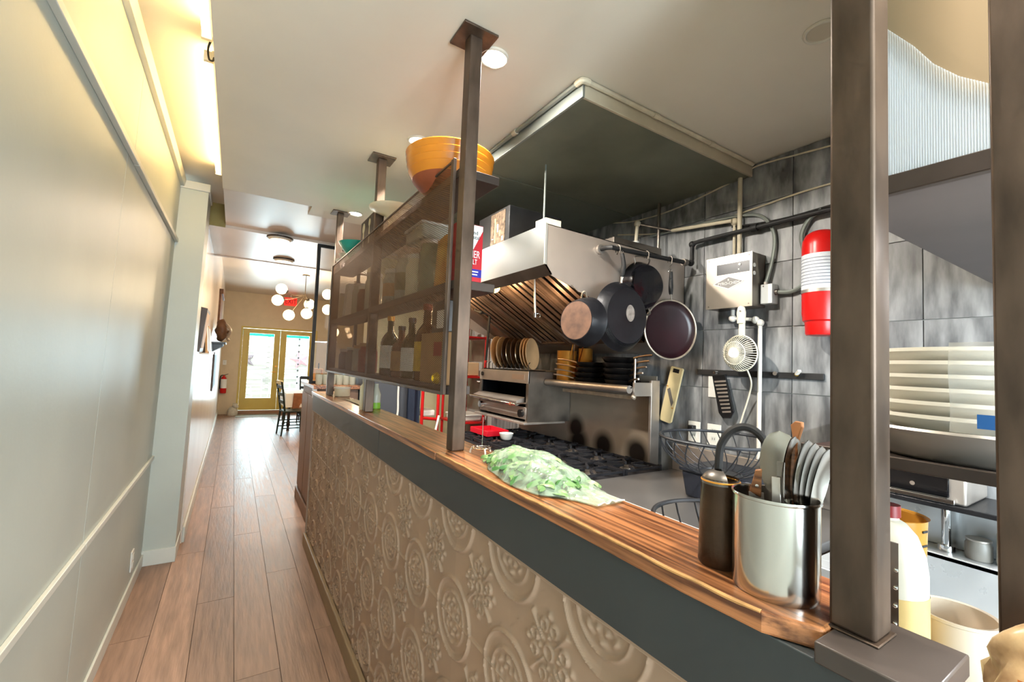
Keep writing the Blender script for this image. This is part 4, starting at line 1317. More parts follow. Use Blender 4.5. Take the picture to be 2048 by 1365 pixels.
# ================================================================== suppression control box
cb = thing('control_cabinet', 'stainless fire control cabinet with diamond logo on the tiled wall', 'control box', (2.18, 1.30, 1.83))
BX0, BX1, BY0, BY1, BZ0, BZ1 = 2.118, 2.242, 1.180, 1.425, 1.832, 2.100
build(MB().box(BX0 + .004, BX1, BY0, BY1, BZ0, BZ1), 'case', m_inoxdark, cb, bevel=0.002)
build(MB().box(BX0, BX0 + .004, BY0 - .002, BY1 + .002, BZ0 - .002, BZ1 + .002), 'cover', M('cover_inox', (178, 168, 154), 0.32, metal=0.8, var=0.05), cb, bevel=0.001)
build(MB().box(BX0 - .0012, BX0, 1.192, 1.365, 2.005, 2.060), 'window', M('smoke_plastic', (70, 72, 76), 0.25), cb)
build(MB().cyl((BX0 - .006, 1.240, 2.046), (BX0 - .001, 1.240, 2.046), 0.006, n=14), 'button', m_white, cb)
build(MB().cyl((BX0 - .003, 1.246, 2.022), (BX0 - .001, 1.246, 2.022), 0.003, n=10), 'button', m_white, cb)
dm = MB()
cyd, czd = 1.300, 1.960
P4 = [(1.385, czd), (cyd, czd + .032), (1.220, czd), (cyd, czd - .032)]
for i in range(4):
    a, b_ = P4[i], P4[(i + 1) % 4]
    dm.bar((BX0 - .001, a[0], a[1]), (BX0 - .001, b_[0], b_[1]), 0.0045, 0.001, up=(1, 0, 0))
build(dm, 'diamond_logo', m_white, cb, smooth=0)
build(MB().prism([(BX0 - .0004, y, z_) for y, z_ in P4], (.0006, 0, 0)), 'diamond_field', M('logo_grey', (128, 124, 122), 0.5), cb)
text('PYRO-CHEM', 'lettering', m_white, 0.021, (BX0 - .0012, cyd, czd - .003), (0, -1, 0), (0, 0, 1), cb)
text('R', 'lettering', m_white, 0.016, (BX0 - .0012, cyd, czd + .014), (0, -1, 0), (0, 0, 1), cb)
for (yy, zz_) in ((1.195, 2.088), (1.41, 2.088), (1.195, 1.844), (1.41, 1.844)):
    build(MB().cyl((BX0 - .002, yy, zz_), (BX0, yy, zz_), 0.0035, n=10), 'screw', m_inoxdark, cb)
for zz_ in (2.035, 1.995):
    build(MB().cyl((2.135, BY0 - .004, zz_), (2.135, BY0, zz_), 0.010, n=14), 'plug', m_white, cb)
jb = thing('junction_box', 'small pale junction box at the right side of the control cabinet', 'junction box', (2.21, 1.15, 1.845))
build(MB().box(2.185, 2.242, 1.118, 1.176, 1.845, 1.942), 'body', M('pale_grey', (205, 208, 206), 0.4, metal=0.2), jb, bevel=0.003)
build(MB().cyl((2.213, 1.163, 1.942), (2.213, 1.163, 1.957), 0.011, n=12), 'gland', m_inox2, jb)
build(MB().cyl((2.213, 1.118, 1.902), (2.213, 1.104, 1.902), 0.013, n=12), 'gland', m_inoxdark, jb)
build(MB().cyl((2.184, 1.16, 1.932), (2.186, 1.16, 1.932), 0.004, n=10), 'screw', m_inoxdark, jb)

# pipe under the cabinet
wp_ = thing('water_pipe', 'white painted pipe with elbows running down the tiles below the cabinet', 'pipe', (2.215, 1.2, 1.1))
build(MB().tube([(2.20, 1.325, 1.83), (2.20, 1.325, 1.79)], 0.010, 10), 'pipe', m_white, wp_)
build(MB().tube([(2.20, 1.325, 1.785), (2.20, 1.21, 1.772)], 0.009, 10), 'pipe', m_white, wp_)
build(MB().tube([(2.215, 1.190, 1.765), (2.215, 1.190, 1.08)], 0.0105, 12), 'pipe', m_white, wp_)
for q in ((2.20, 1.325, 1.785), (2.205, 1.208, 1.770), (2.215, 1.190, 1.755)):
    build(MB().sphere(q, 0.019, 14, 8), 'elbow', m_white, wp_)

# clip fan
fan = thing('clip_fan', 'white clip-on fan hanging face out from the pipe under the cabinet', 'fan', (2.09, 1.23, 1.51))
fc, fn = Vector((2.085, 1.222, 1.597)), Vector((-0.99, 0.06, -0.03)).normalized()
m_fan = M('aged_white', (226, 220, 200), 0.4, var=0.04)
q = MB()
R_ = 0.087
for k in range(44):
    a = 2 * math.pi * k / 44
    pts = [(rr * math.cos(a), rr * math.sin(a), zz_) for rr, zz_ in ((0.026, 0.044), (0.045, 0.040), (0.066, 0.028), (0.080, 0.010), (R_ - .001, -0.012))]
    q.tube(pts, 0.0017, 4)
build(place(q, fn, fc), 'front_grille', m_fan, fan, smooth=60, fixn=False)['kind'] = 'stuff'
build(place(MB().torus((0, 0, -.012), R_, 0.0035, n=44).torus((0, 0, 0.035), 0.055, 0.0022, n=36), fn, fc), 'grille_ring', m_fan, fan)
build(place(MB().lathe([(0.001, 0.049), (0.022, 0.049), (0.027, 0.045), (0.027, 0.039)], (0, 0, 0), 26), fn, fc), 'badge', m_white, fan)
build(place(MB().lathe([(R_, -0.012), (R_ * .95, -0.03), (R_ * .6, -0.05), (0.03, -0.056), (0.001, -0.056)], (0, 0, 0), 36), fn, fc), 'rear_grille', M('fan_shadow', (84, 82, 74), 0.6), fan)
for k in range(4):
    bl = MB().grid(5, 4, lambda u, v: ((0.015 + 0.055 * u) * math.cos(1.1 * v) - 0.0, (0.015 + 0.055 * u) * math.sin(1.1 * v), -0.004 - 0.012 * v))
    bl.rot(k * math.pi / 2, 'Z')
    build(place(bl, fn, fc), 'blade', M('fan_blade', (150, 146, 134), 0.5), fan, smooth=60, fixn=False)
build(MB().bar((2.11, 1.222, 1.67), (2.115, 1.225, 1.76), 0.028, 0.016, up=(1, 0, 0)), 'arm', m_fan, fan, bevel=0.004)
build(MB().prism([(2.10, 1.207, 1.745), (2.10, 1.243, 1.745), (2.10, 1.246, 1.80), (2.10, 1.240, 1.826), (2.10, 1.225, 1.834), (2.10, 1.210, 1.826), (2.10, 1.204, 1.80)], (0.016, 0, 0)), 'clip', m_fan, fan, bevel=0.003, smooth=0)
for sgn in (-1, 1):
    build(MB().box(2.097, 2.10, 1.225 + sgn * .009 - .002, 1.225 + sgn * .009 + .002, 1.757, 1.80), 'clip_rib', m_trim, fan)
build(MB().cyl((2.095, 1.225, 1.806), (2.10, 1.225, 1.806), 0.004, n=10), 'clip_screw', m_inoxdark, fan)
build(MB().tube(smooth_pts([(2.12, 1.20, 1.52), (2.15, 1.195, 1.46), (2.19, 1.225, 1.40), (2.21, 1.265, 1.30), (2.22, 1.30, 1.22), (2.225, 1.37, 1.17)], 6), 0.004, 7), 'cord', m_fan, fan)

# red suppression cylinder
cyl = thing('suppression_cylinder', 'red suppression cylinder with white label on the tiled wall', 'cylinder', (2.155, 0.893, 1.68))
cc = (2.155, 0.893, 0)
build(MB().lathe([(0.001, 1.678), (0.056, 1.678), (0.060, 1.684), (0.062, 1.735), (0.070, 1.742), (0.0715, 1.760), (0.0735, 1.770), (0.0745, 2.07), (0.072, 2.095), (0.060, 2.122), (0.040, 2.136), (0.001, 2.142)], cc, 40), 'shell', M('signal_red', (206, 22, 20), 0.3, var=0.06), cyl, smooth=40)
build(MB().lathe([(0.0752, 1.872), (0.0752, 2.030)], cc, 40), 'label', M('printed_label', (222, 226, 232), 0.5, var=0.12, vs=60, stretch=(1, 1, 4)), cyl)
for k in range(9):
    build(MB().lathe([(0.0756, 1.895 + .014 * k), (0.0756, 1.899 + .014 * k)], cc, 40), 'print_line', M('print_grey', (140, 145, 158), 0.5), cyl)
build(MB().lathe([(0.0762, 1.862), (0.0762, 1.876)], cc, 40), 'strap', m_inox2, cyl)

# magnetic rail with tools
mr_ = thing('magnetic_rail', 'dark magnetic knife rail across the tiles', 'rail', (2.238, 1.23, 1.485))
build(MB().box(2.230, 2.242, 0.915, 1.548, 1.482, 1.512), 'bar', m_blackmatt, mr_, bevel=0.002)
for k, yy in enumerate((1.118, 1.020)):
    build(MB().cyl((2.216, yy, 1.505), (2.23, yy, 1.505), 0.010, n=14), 'magnet', m_chrome, mr_)
build(MB().bar((2.215, 1.020, 1.505), (2.20, 1.000, 1.522), 0.014, 0.010), 'magnet_tab', m_white, mr_)
gt = thing('box_grater', 'black framed coarse grater hanging from the magnetic rail', 'grater', (2.21, 1.38, 1.26))
gpl = [(1.437, 1.482), (1.362, 1.492), (1.312, 1.300), (1.330, 1.262), (1.372, 1.256), (1.396, 1.285)]
build(MB().prism([(2.198, y, z_) for y, z_ in gpl], (0.012, 0, 0)), 'frame', m_black, gt, bevel=0.003, smooth=0)
for k in range(9):
    f = k / 8
    ya, yb = 1.424 - 0.048 * f, 1.362 - 0.030 * f
    zz_ = 1.452 - 0.157 * f
    build(MB().bar((2.1965, ya - .004, zz_ - .004), (2.1965, yb - .006, zz_ + .003), 0.009, 0.003, up=(1, 0, 0)), 'blade', m_inox2, gt, smooth=0)
build(MB().cyl((2.19, 1.418, 1.498), (2.215, 1.418, 1.498), 0.008, n=12), 'hook', m_chrome, gt)
solo(MB().box(2.236, 2.2385, 1.428, 1.482, 1.362, 1.476), 'paper_card', m_paper, 'white card pinned to the tiles left of the grater', 'card')
mn = thing('mandoline', 'pale plastic mandoline slicer leaning on the tiled wall', 'mandoline', (2.235, 1.72, 1.18))
m_beige = M('beige_plastic', (222, 200, 150), 0.4, var=0.05)
A_, B_, C_, D_ = Vector((2.222, 1.720, 1.527)), Vector((2.222, 1.636, 1.512)), Vector((2.222, 1.716, 1.180)), Vector((2.222, 1.800, 1.196))
ux = (B_ - A_)
uy = (D_ - A_)


def mp_(u, v, dx=0):
    return A_ + ux * u + uy * v + Vector((dx, 0, 0))


pts = [mp_(.08, 0), mp_(.92, 0), mp_(1, .02), mp_(1, .97), mp_(.9, 1), mp_(.1, 1), mp_(0, .97), mp_(0, .02)]
build(MB().prism(pts, (0.014, 0, 0)), 'board', m_beige, mn, bevel=0.002, smooth=0)
build(MB().prism([mp_(.25, .03, -.001), mp_(.75, .03, -.001), mp_(.75, .10, -.001), mp_(.25, .10, -.001)], (0.001, 0, 0)), 'grip_slot', m_black, mn)
build(MB().prism([mp_(.12, .42, -.001), mp_(.32, .38, -.001), mp_(.85, .62, -.001), mp_(.75, .70, -.001)], (0.001, 0, 0)), 'blade', m_inoxdark, mn)
for u, v in ((.1, .36), (.88, .72)):
    build(MB().cyl(mp_(u, v, -.004), mp_(u, v), 0.004, n=10), 'screw', m_brass, mn)

# sockets on the tiled wall
for k, (ya, yb, za, zb, lb) in enumerate(((1.53, 1.605, 1.10, 1.215, 'white wall outlet with a plug in it above the prep table'), (1.405, 1.485, 1.10, 1.215, 'white double outlet above the prep table, right of the plugged one'), (1.055, 1.125, 1.09, 1.21, 'white outlet plate on the tiles behind the serving spoons'))):
    t = thing('wall_outlet', lb, 'outlet', (2.238, (ya + yb) / 2, za))
    build(MB().box(2.236, 2.243, ya, yb, za, zb), 'plate', m_white, t, bevel=0.002)
    ym = (ya + yb) / 2
    for zz_ in (za + .035, zb - .035):
        build(MB().box(2.234, 2.236, ym - .016, ym + .016, zz_ - .014, zz_ + .014), 'socket', m_trim, t)
        for s_ in (-1, 1):
            build(MB().box(2.2332, 2.234, ym + s_ * .006 - .0012, ym + s_ * .006 + .0012, zz_ - .005, zz_ + .007), 'slot', m_ink, t)
    if k == 0:
        build(MB().box(2.20, 2.234, ym - .016, ym + .018, zb - .05, zb - .02), 'plug', m_black, t, bevel=0.004)

# ================================================================== stove, back panel, overshelf
st = thing('gas_range', 'steel gas range with black cast grates under the hood', 'stove', (1.83, 2.4, 0))
build(MB().box(1.50, 2.17, 1.70, 3.3, 0.12, 0.905), 'body', m_inoxdark, st, bevel=0.004)
for (xx, yy) in ((1.54, 1.75), (2.1, 1.75), (1.54, 3.25), (2.1, 3.25)):
    build(MB().cyl((xx, yy, 0), (xx, yy, .12), 0.025, n=12), 'leg', m_inoxdark, st)
build(MB().box(1.50, 2.16, 1.70, 3.3, 0.905, 0.915), 'top_plate', m_iron, st, bevel=0.002)
for k in range(6):
    yy = 1.82 + k * 0.25
    build(MB().cyl((1.47, yy, 0.82), (1.50, yy, 0.82), 0.022, n=18), 'knob', m_black, st)
    for xx in (1.68, 1.98):
        gr = MB()
        for d_ in (-.115, .115):
            gr.box(xx - .145, xx + .145, yy + d_ - .006, yy + d_ + .006, 0.935, 0.947)
        for d_ in (-.14, .14):
            gr.box(xx + d_ - .006, xx + d_ + .006, yy - .12, yy + .12, 0.935, 0.947)
        for j in range(6):
            a = j * math.pi / 3
            gr.bar((xx + .035 * math.cos(a), yy + .035 * math.sin(a), .943), (xx + .135 * math.cos(a), yy + .115 * math.sin(a), .943), .011, .014)
        for (sx_, sy_) in ((-1, -1), (1, -1), (-1, 1), (1, 1)):
            gr.box(xx + sx_ * .14 - .008, xx + sx_ * .14 + .008, yy + sy_ * .115 - .008, yy + sy_ * .115 + .008, 0.915, 0.953)
        gg = build(gr, 'grate', m_iron, st, smooth=0)
        build(MB().lathe([(0.001, .934), (.03, .934), (.042, .928), (.045, .915)], (xx, yy, 0), 20), 'burner', m_inoxdark, gg)
bp_ = thing('range_back_panel', 'steel splash panel with soot marks behind the range', 'back panel', (2.19, 2.5, 0.92))
m_soot = M('sooty_inox', (176, 164, 148), 0.42, metal=0.55, var=0.12, vs=3, rvar=0.12)
nt = m_soot.node_tree
pbn = nt.nodes['Principled BSDF']
tcn = nt.nodes.new('ShaderNodeTexCoord')
acc = None
for (py_, pz_, rr) in ((0.09, 0.13, 0.115), (0.06, 0.03, 0.13), (-0.2, 0.05, 0.12), (-0.50, 0.05, 0.125)):
    vd = nt.nodes.new('ShaderNodeVectorMath')
    vd.operation = 'DISTANCE'
    vd.inputs[1].default_value = (0, py_, pz_)
    nt.links.new(tcn.outputs['Object'], vd.inputs[0])
    mrn = nt.nodes.new('ShaderNodeMapRange')
    mrn.inputs['From Min'].default_value = rr * .45
    mrn.inputs['From Max'].default_value = rr
    mrn.inputs['To Min'].default_value = 1
    mrn.inputs['To Max'].default_value = 0
    nt.links.new(vd.outputs['Value'], mrn.inputs['Value'])
    if acc is None:
        acc = mrn.outputs['Result']
    else:
        mxx = nt.nodes.new('ShaderNodeMath')
        mxx.operation = 'MAXIMUM'
        nt.links.new(acc, mxx.inputs[0])
        nt.links.new(mrn.outputs['Result'], mxx.inputs[1])
        acc = mxx.outputs[0]
old = pbn.inputs['Base Color'].links[0].from_socket
mixc = nt.nodes.new('ShaderNodeMixRGB')
mixc.inputs[2].default_value = (0.02, 0.016, 0.014, 1)
nt.links.new(acc, mixc.inputs[0])
nt.links.new(old, mixc.inputs[1])
nt.links.new(mixc.outputs[0], pbn.inputs['Base Color'])
build(MB().box(2.192, 2.20, 1.80, 3.3, 0.916, 1.46), 'sheet', m_soot, bp_, origin=(2.192, 2.44, 0.916))
build(MB().box(2.125, 2.20, 1.780, 1.798, 0.916, 1.435), 'end_flange', m_inox2, bp_, bevel=0.002)
os_ = thing('overshelf', 'steel shelf with a rolled front edge above the range', 'shelf', (2.07, 2.2, 1.36))
build(MB().box(1.965, 2.192, 1.80, 2.60, 1.385, 1.392), 'plate', m_inoxdark, os_)
build(MB().tube([(1.958, 1.80, 1.378), (1.958, 2.60, 1.378)], 0.024, 18), 'rolled_edge', m_inox2, os_)
build(MB().box(1.985, 2.0, 1.79, 2.45, 1.318, 1.345), 'lower_rail', m_rim, os_, bevel=0.003)
build(MB().box(1.985, 2.192, 1.785, 1.80, 1.34, 1.42), 'end_plate', m_inox2, os_)
build(MB().cyl((1.992, 1.793, 1.33), (1.992, 1.793, 1.56), 0.006, n=10), 'rod', m_inox2, os_)
build(MB().sphere((1.985, 1.793, 1.335), 0.016, 12, 8), 'rod_clamp', m_rim, os_)

# skillets stacked on the overshelf
m_skil = M('black_skillet', (24, 22, 22), 0.35, metal=0.4, var=0.3, vs=10)


def skillet(label, x, y, z, r, ang, hm):
    t = thing('skillet', label, 'pan', (x, y, z), 'skillets stacked on the overshelf')
    build(MB().lathe([(0.001, 0), (r * .78, 0), (r * .84, .004), (r * .96, .026), (r, .034), (r * .975, .034), (r * .92, .022), (r * .76, .006), (0.001, .005)], (x, y, z), 36), 'body', m_skil, t, smooth=45)
    d_ = Vector((math.cos(ang), math.sin(ang), 0))
    pts = [Vector((x, y, z + .028)) + d_ * (r * .97), Vector((x, y, z + .040)) + d_ * (r + .04), Vector((x, y, z + .048)) + d_ * (r + .10), Vector((x, y, z + .05)) + d_ * (r + .135)]
    build(MB().tube(pts, .006, 8, radii=[.0075, .005, .0065, .005]), 'handle', hm, t)
    return t


m_hnd = M('handle_inox', (190, 170, 150), 0.3, metal=1.0)
ordn = ('lowest', 'second', 'third', 'fourth', 'top')
for k in range(4):
    skillet('%s skillet of the left stack on the overshelf' % ordn[k], 2.075 + .004 * k, 2.28 - .006 * k, 1.3925 + .0355 * k, 0.108, math.radians(150 - 8 * k), m_hnd)
for k in range(5):
    skillet('%s skillet of the right stack on the overshelf' % ordn[k], 2.070 - .003 * k, 1.965 + .004 * k, 1.3925 + .0355 * k, 0.112, math.radians(-115 + 7 * k), m_hnd)
# brass pots behind, ladles
for k, (x, y, r, h, lb) in enumerate(((2.06, 2.50, 0.072, 0.215, 'tall brass pot at the left end of the overshelf'), (2.135, 2.385, 0.05, 0.235, 'slim brass pot against the back panel'))):
    t = thing('brass_pot', lb, 'pot', (x, y, 1.3925))
    build(MB().lathe([(0.001, 0), (r * .96, 0), (r, .006), (r, h), (r * 1.05, h + .004), (r * .97, h + .004), (r * .95, .01), (0.001, .008)], (x, y, 1.3925), 32), 'body', m_brass, t, smooth=45)
    for j in range(2):
        build(MB().torus((x, y, 1.3925 + .06 + .06 * j), r * 1.005, .003, n=32), 'band', m_brass, t)
for k, (dx, dy, h, lb, mt) in enumerate(((-.02, -.03, .36, 'perforated steel skimmer standing in the brass pot', m_chrome), (-.035, .0, .35, 'brass ladle standing in the brass pot', m_brass), (.0, -.05, .37, 'copper coloured spoon standing in the brass pot', M('copper', (200, 110, 60), 0.25, metal=1.0)))):
    x, y = 2.085 + dx, 2.49 + dy
    t = thing('ladle', lb, 'utensil', (x, y, 1.405))
    build(MB().tube([(x, y, 1.406), (x - .02, y - .06 - .03 * k, 1.405 + h * .75)], .004, 7), 'handle', mt, t)
    cc_ = Vector((x - .02, y - .06 - .03 * k, 1.405 + h * .75))
    build(place(MB().lathe([(0.001, -.014), (.022, -.009), (.034, .004), (.033, .005), (.02, -.006), (0.001, -.010)], (0, 0, 0), 22), (-0.7, -0.7, .2), cc_ + Vector((0, 0, .02))), 'bowl', mt, t, smooth=60)

# ================================================================== salamander grill with dish rack
sl_ = thing('salamander_grill', 'stainless salamander grill mounted beside the overshelf', 'grill', (1.95, 2.97, 1.08))
GX0, GX1, GY0, GY1 = 1.80, 2.19, 2.605, 3.34
sh = MB()
sh.box(GX0, GX1, GY0, GY0 + .03, 1.085, 1.45).box(GX0, GX1, GY1 - .03, GY1, 1.085, 1.45)
sh.box(GX0, GX1, GY0 + .03, GY1 - .03, 1.43, 1.45).box(GX1 - .02, GX1, GY0 + .03, GY1 - .03, 1.085, 1.43)
build(sh, 'shell', m_inoxdark, sl_, smooth=0)
build(MB().box(GX0 - .004, GX0 + .01, GY0, GY1, 1.362, 1.45), 'upper_front', m_inox2, sl_, bevel=0.002)
build(MB().box(GX0 - .006, GX0 - .004, GY0 + .05, GY0 + .22, 1.388, 1.425), 'maker_plate', M('plate_pale', (196, 176, 160), 0.35, metal=0.7), sl_)
build(MB().cyl((GX0 - .012, GY1 - .05, 1.41), (GX0 - .004, GY1 - .05, 1.41), 0.017, n=18), 'knob', m_black, sl_)
build(MB().box(GX0 + .16, GX0 + .17, GY0 + .03, GY1 - .03, 1.10, 1.43).box(GX0 + .012, GX0 + .16, GY0 + .03, GY0 + .036, 1.2, 1.43).box(GX0 + .012, GX0 + .16, GY1 - .036, GY1 - .03, 1.2, 1.43).box(GX0 + .012, GX0 + .16, GY0 + .036, GY1 - .036, 1.424, 1.43), 'fire_opening', M('oven_black', (9, 9, 13), 0.9, spec=0.1), sl_)
build(MB().prism([(GX0 - .055, GY0 + .07, 1.235), (GX0 + .02, GY0 + .07, 1.262), (GX0 + .02, GY0 + .07, 1.225), (GX0 - .045, GY0 + .07, 1.20)], (0, GY1 - GY0 - .06, 0)), 'grill_drawer', m_inox2, sl_, bevel=0.002, smooth=0)
build(MB().tube([(GX0 - .075, GY0 + .04, 1.212), (GX0 - .075, GY1 + .03, 1.222)], .010, 12), 'drawer_handle', m_chrome, sl_)
build(MB().tube([(GX0 - .075, GY0 + .10, 1.212), (GX0 + .0, GY0 + .015, 1.222)], .006, 8), 'lever', m_chrome, sl_)
build(MB().sphere((GX0 - .078, GY0 + .11, 1.208), .016, 14, 8), 'lever_ball', m_spice, sl_)
build(MB().box(GX0 - .002, GX0 + .012, GY0 + .02, GY1 - .02, 1.105, 1.19), 'control_strip', m_inox2, sl_, bevel=0.002)
build(MB().cyl((GX0 - .03, GY1 - .06, 1.155), (GX0 - .002, GY1 - .06, 1.155), .026, n=20), 'knob', m_chrome, sl_)
build(MB().cyl((GX0 - .024, GY0 + .07, 1.145), (GX0 - .002, GY0 + .07, 1.145), .028, n=20), 'knob', m_black, sl_)
build(MB().box(GX0 - .035, GX1 - .05, GY0 - .01, GY1 + .01, 1.070, 1.085), 'drip_tray', m_inox2, sl_, bevel=0.002)
build(MB().cyl((GX0 - .02, GY1 + .02, 1.34), (GX0 + .02, GY1 + .0, 1.34), .008, n=10), 'pilot_tap', m_chrome, sl_)
rk = thing('dish_rack', 'wire dish rack on top of the salamander', 'dish rack', (1.95, 2.95, 1.45))
rm = MB()
rm.tube([(1.815, 2.63, 1.455), (1.815, 3.30, 1.455)], .004, 6).tube([(1.96, 2.63, 1.455), (1.96, 3.30, 1.455)], .004, 6)
build(rm, 'rail', m_blackmatt, rk)
for k in range(12):
    yy = 2.64 + .058 * k
    build(MB().tube([(1.815, yy, 1.455), (1.815, yy, 1.50), (1.83, yy, 1.515)], .003, 6), 'tine', m_blackmatt, rk)
m_plateA = M('stoneware', (212, 176, 132), 0.32, var=0.12, vs=9)
m_plateB = M('dark_plate', (92, 66, 46), 0.35, var=0.2)
m_plateC = M('silver_platter', (206, 180, 148), 0.22, metal=0.9, var=0.1)
plates = [(2.70, .118, m_plateA, 'front tan plate of the dish rack'), (2.735, .118, m_plateA, 'second tan plate of the dish rack'), (2.77, .120, m_plateA, 'third tan plate of the dish rack'),
          (2.83, .118, m_plateC, 'silver platter behind the tan plates in the rack'), (2.89, .122, m_plateB, 'dark plate in the middle of the dish rack'),
          (2.95, .122, m_plateC, 'second silver platter of the dish rack'), (3.01, .124, m_plateB, 'dark plate behind the second platter'),
          (3.08, .128, m_plateA, 'scalloped tan dish near the far end of the rack'), (3.16, .132, m_plateA, 'largest tan plate at the far end of the rack')]
for (yy, r, mt, lb) in plates:
    nn = Vector((0.5, -0.87, 0.10))
    o = MB().lathe([(0.001, 0), (r * .6, 0), (r * .66, .004), (r * .95, .014), (r, .018), (r * .985, .020), (r * .64, .008), (0.001, .005)], (0, 0, 0), 34)
    place(o, nn, (1.870 - (yy - 2.70) * .05, yy, 1.462 + r))
    solo(o, 'dinner_plate', mt, lb, 'plate', 'plates in the dish rack', smooth=50)

# red tray and cup left on the range
rt = thing('red_tray', 'red plastic tray left at the far end of the range', 'tray', (1.72, 2.98, 0.954))
build(MB().box(1.62, 1.80, 2.86, 3.12, .9545, .96), 'base', M('red_plastic', (190, 22, 40), 0.35), rt)
for bxs in ((1.615, 1.622, 2.855, 3.125), (1.798, 1.805, 2.855, 3.125), (1.622, 1.798, 2.855, 2.862), (1.622, 1.798, 3.118, 3.125)):
    build(MB().box(*bxs, .9545, .995), 'side', MATS['red_plastic'], rt, bevel=0.002)
solo(MB().lathe([(0.001, 0), (.032, 0), (.04, .01), (.052, .045), (.05, .045), (.036, .01), (0.001, .006)], (1.70, 2.72, .9545), 26), 'white_cup', MATS['white_glaze'], 'white enamel bowl standing on the range grates', 'bowl', smooth=50)

# ================================================================== prep table, bin, wire baskets
tbl = thing('prep_table', 'stainless prep table between the range and the sink', 'table', (1.85, 1.25, 0))
build(MB().box(1.475, 2.23, 0.72, 1.685, 0.890, 0.925), 'top', M('table_inox', (118, 116, 115), 0.32, metal=0.6, var=0.1, vs=4, rvar=0.1), tbl, bevel=0.004)
build(MB().box(1.468, 1.476, 0.72, 1.685, 0.912, 0.926), 'front_nosing', M('bright_edge', (235, 235, 232), 0.3, metal=0.4), tbl, bevel=0.001)
build(MB().box(2.205, 2.23, 0.72, 1.685, 0.925, 1.075), 'splashback', m_inox2, tbl, bevel=0.003)
for (xx, yy) in ((1.51, .76), (2.18, .76), (1.51, 1.65), (2.18, 1.65)):
    build(MB().cyl((xx, yy, 0), (xx, yy, .89), .02, n=12), 'leg', m_inox2, tbl)
bn = thing('black_bin', 'black plastic bin on the prep table under the wire basket', 'bin', (1.92, 1.13, .926))
m_bp = M('black_plastic', (32, 36, 46), 0.42, var=0.1)
o = MB().prism([(1.80, 0.98, .9262), (2.06, 0.98, .9262), (2.06, 1.30, .9262), (1.80, 1.30, .9262)], (0, 0, .115))
for v in o.v:
    if v.z > 1.0:
        v.x = 1.93 + (v.x - 1.93) * 1.10
        v.y = 1.14 + (v.y - 1.14) * 1.10
build(o, 'tub', m_bp, bn, bevel=0.008, smooth=0)
build(MB().box(1.780, 2.08, .955, 1.325, 1.041, 1.062), 'lid', m_bp, bn, bevel=0.006)


def wire_basket(name, label, c, r_top, r_bot, h, wires, rt_, mat):
    t = thing(name, label, 'wire basket', c)
    x, y, z_ = c
    build(MB().torus((x, y, z_ + h), r_top, rt_, n=56), 'rim', mat, t)
    build(MB().torus((x, y, z_ + rt_ * .6), r_bot, rt_ * .6, n=36), 'base_ring', mat, t)
    for k in range(wires):
        a = 2 * math.pi * k / wires
        pts = []
        for j in range(9):
            f = j / 8
            r = r_bot + (r_top - r_bot) * (1 - (1 - f) ** 1.8) if False else r_bot + (r_top - r_bot) * math.sin(f * math.pi / 2) ** 0.95
            aa = a + 0.35 * f
            pts.append((x + r * math.cos(aa), y + r * math.sin(aa), z_ + rt_ * .6 + (h - rt_ * .6) * f ** 1.5))
        build(MB().tube(pts, rt_ * .42, 6), 'wire', mat, t)
    return t


m_wire = M('coated_wire', (52, 54, 58), 0.38, metal=0.4)
wb = wire_basket('wire_bowl', 'wide black wire bowl standing on the black bin', (1.80, 1.135, 1.0625), 0.245, 0.085, 0.150, 24, 0.0065, m_wire)
build(MB().lathe([(0.001, 1.0640), (.08, 1.0640), (.08, 1.0665), (0.001, 1.0665)], (1.80, 1.135, 0), 28), 'base_plate', m_wire, wb)
# low work ledge behind the half wall
ld = thing('work_ledge', 'low work ledge on the cook side of the half wall', 'ledge', (0.93, 0.6, 0))
build(MB().box(0.755, 1.19, -0.2, 1.15, 0.965, 1.0), 'top', m_inox2, ld, bevel=0.004)
for (xx, yy) in ((0.79, -.15), (1.12, -.15), (.79, 1.1), (1.12, 1.1)):
    build(MB().cyl((xx, yy, 0), (xx, yy, .965), .018, n=10), 'leg', m_inox2, ld)
wb2 = wire_basket('handled_wire_basket', 'black wire basket with a tall arched handle behind the bar', (0.955, 0.585, 1.0005), 0.155, 0.075, 0.165, 18, 0.0055, m_wire)
ha = []
for k in range(17):
    a = math.pi * k / 16
    ha.append((0.955 - 0.047 * math.cos(a) * .45, 0.585 + 0.052 * math.cos(a), 1.235 + 0.145 * math.sin(a) if 0 < k < 16 else 1.21))
ha = [(0.935, 0.592, 1.03), (0.935, 0.592, 1.20), (0.935, 0.592, 1.27)] + [(0.957 - 0.022 * math.cos(a_), 0.545 + 0.047 * math.cos(a_), 1.30 + 0.082 * math.sin(a_)) for a_ in [math.pi * k / 10 for k in range(1, 10)]] + [(0.979, 0.498, 1.27), (0.979, 0.498, 1.20), (0.979, 0.498, 1.03)]
build(MB().tube(smooth_pts(ha, 3), 0.0085, 10), 'handle', m_blackmatt, wb2)

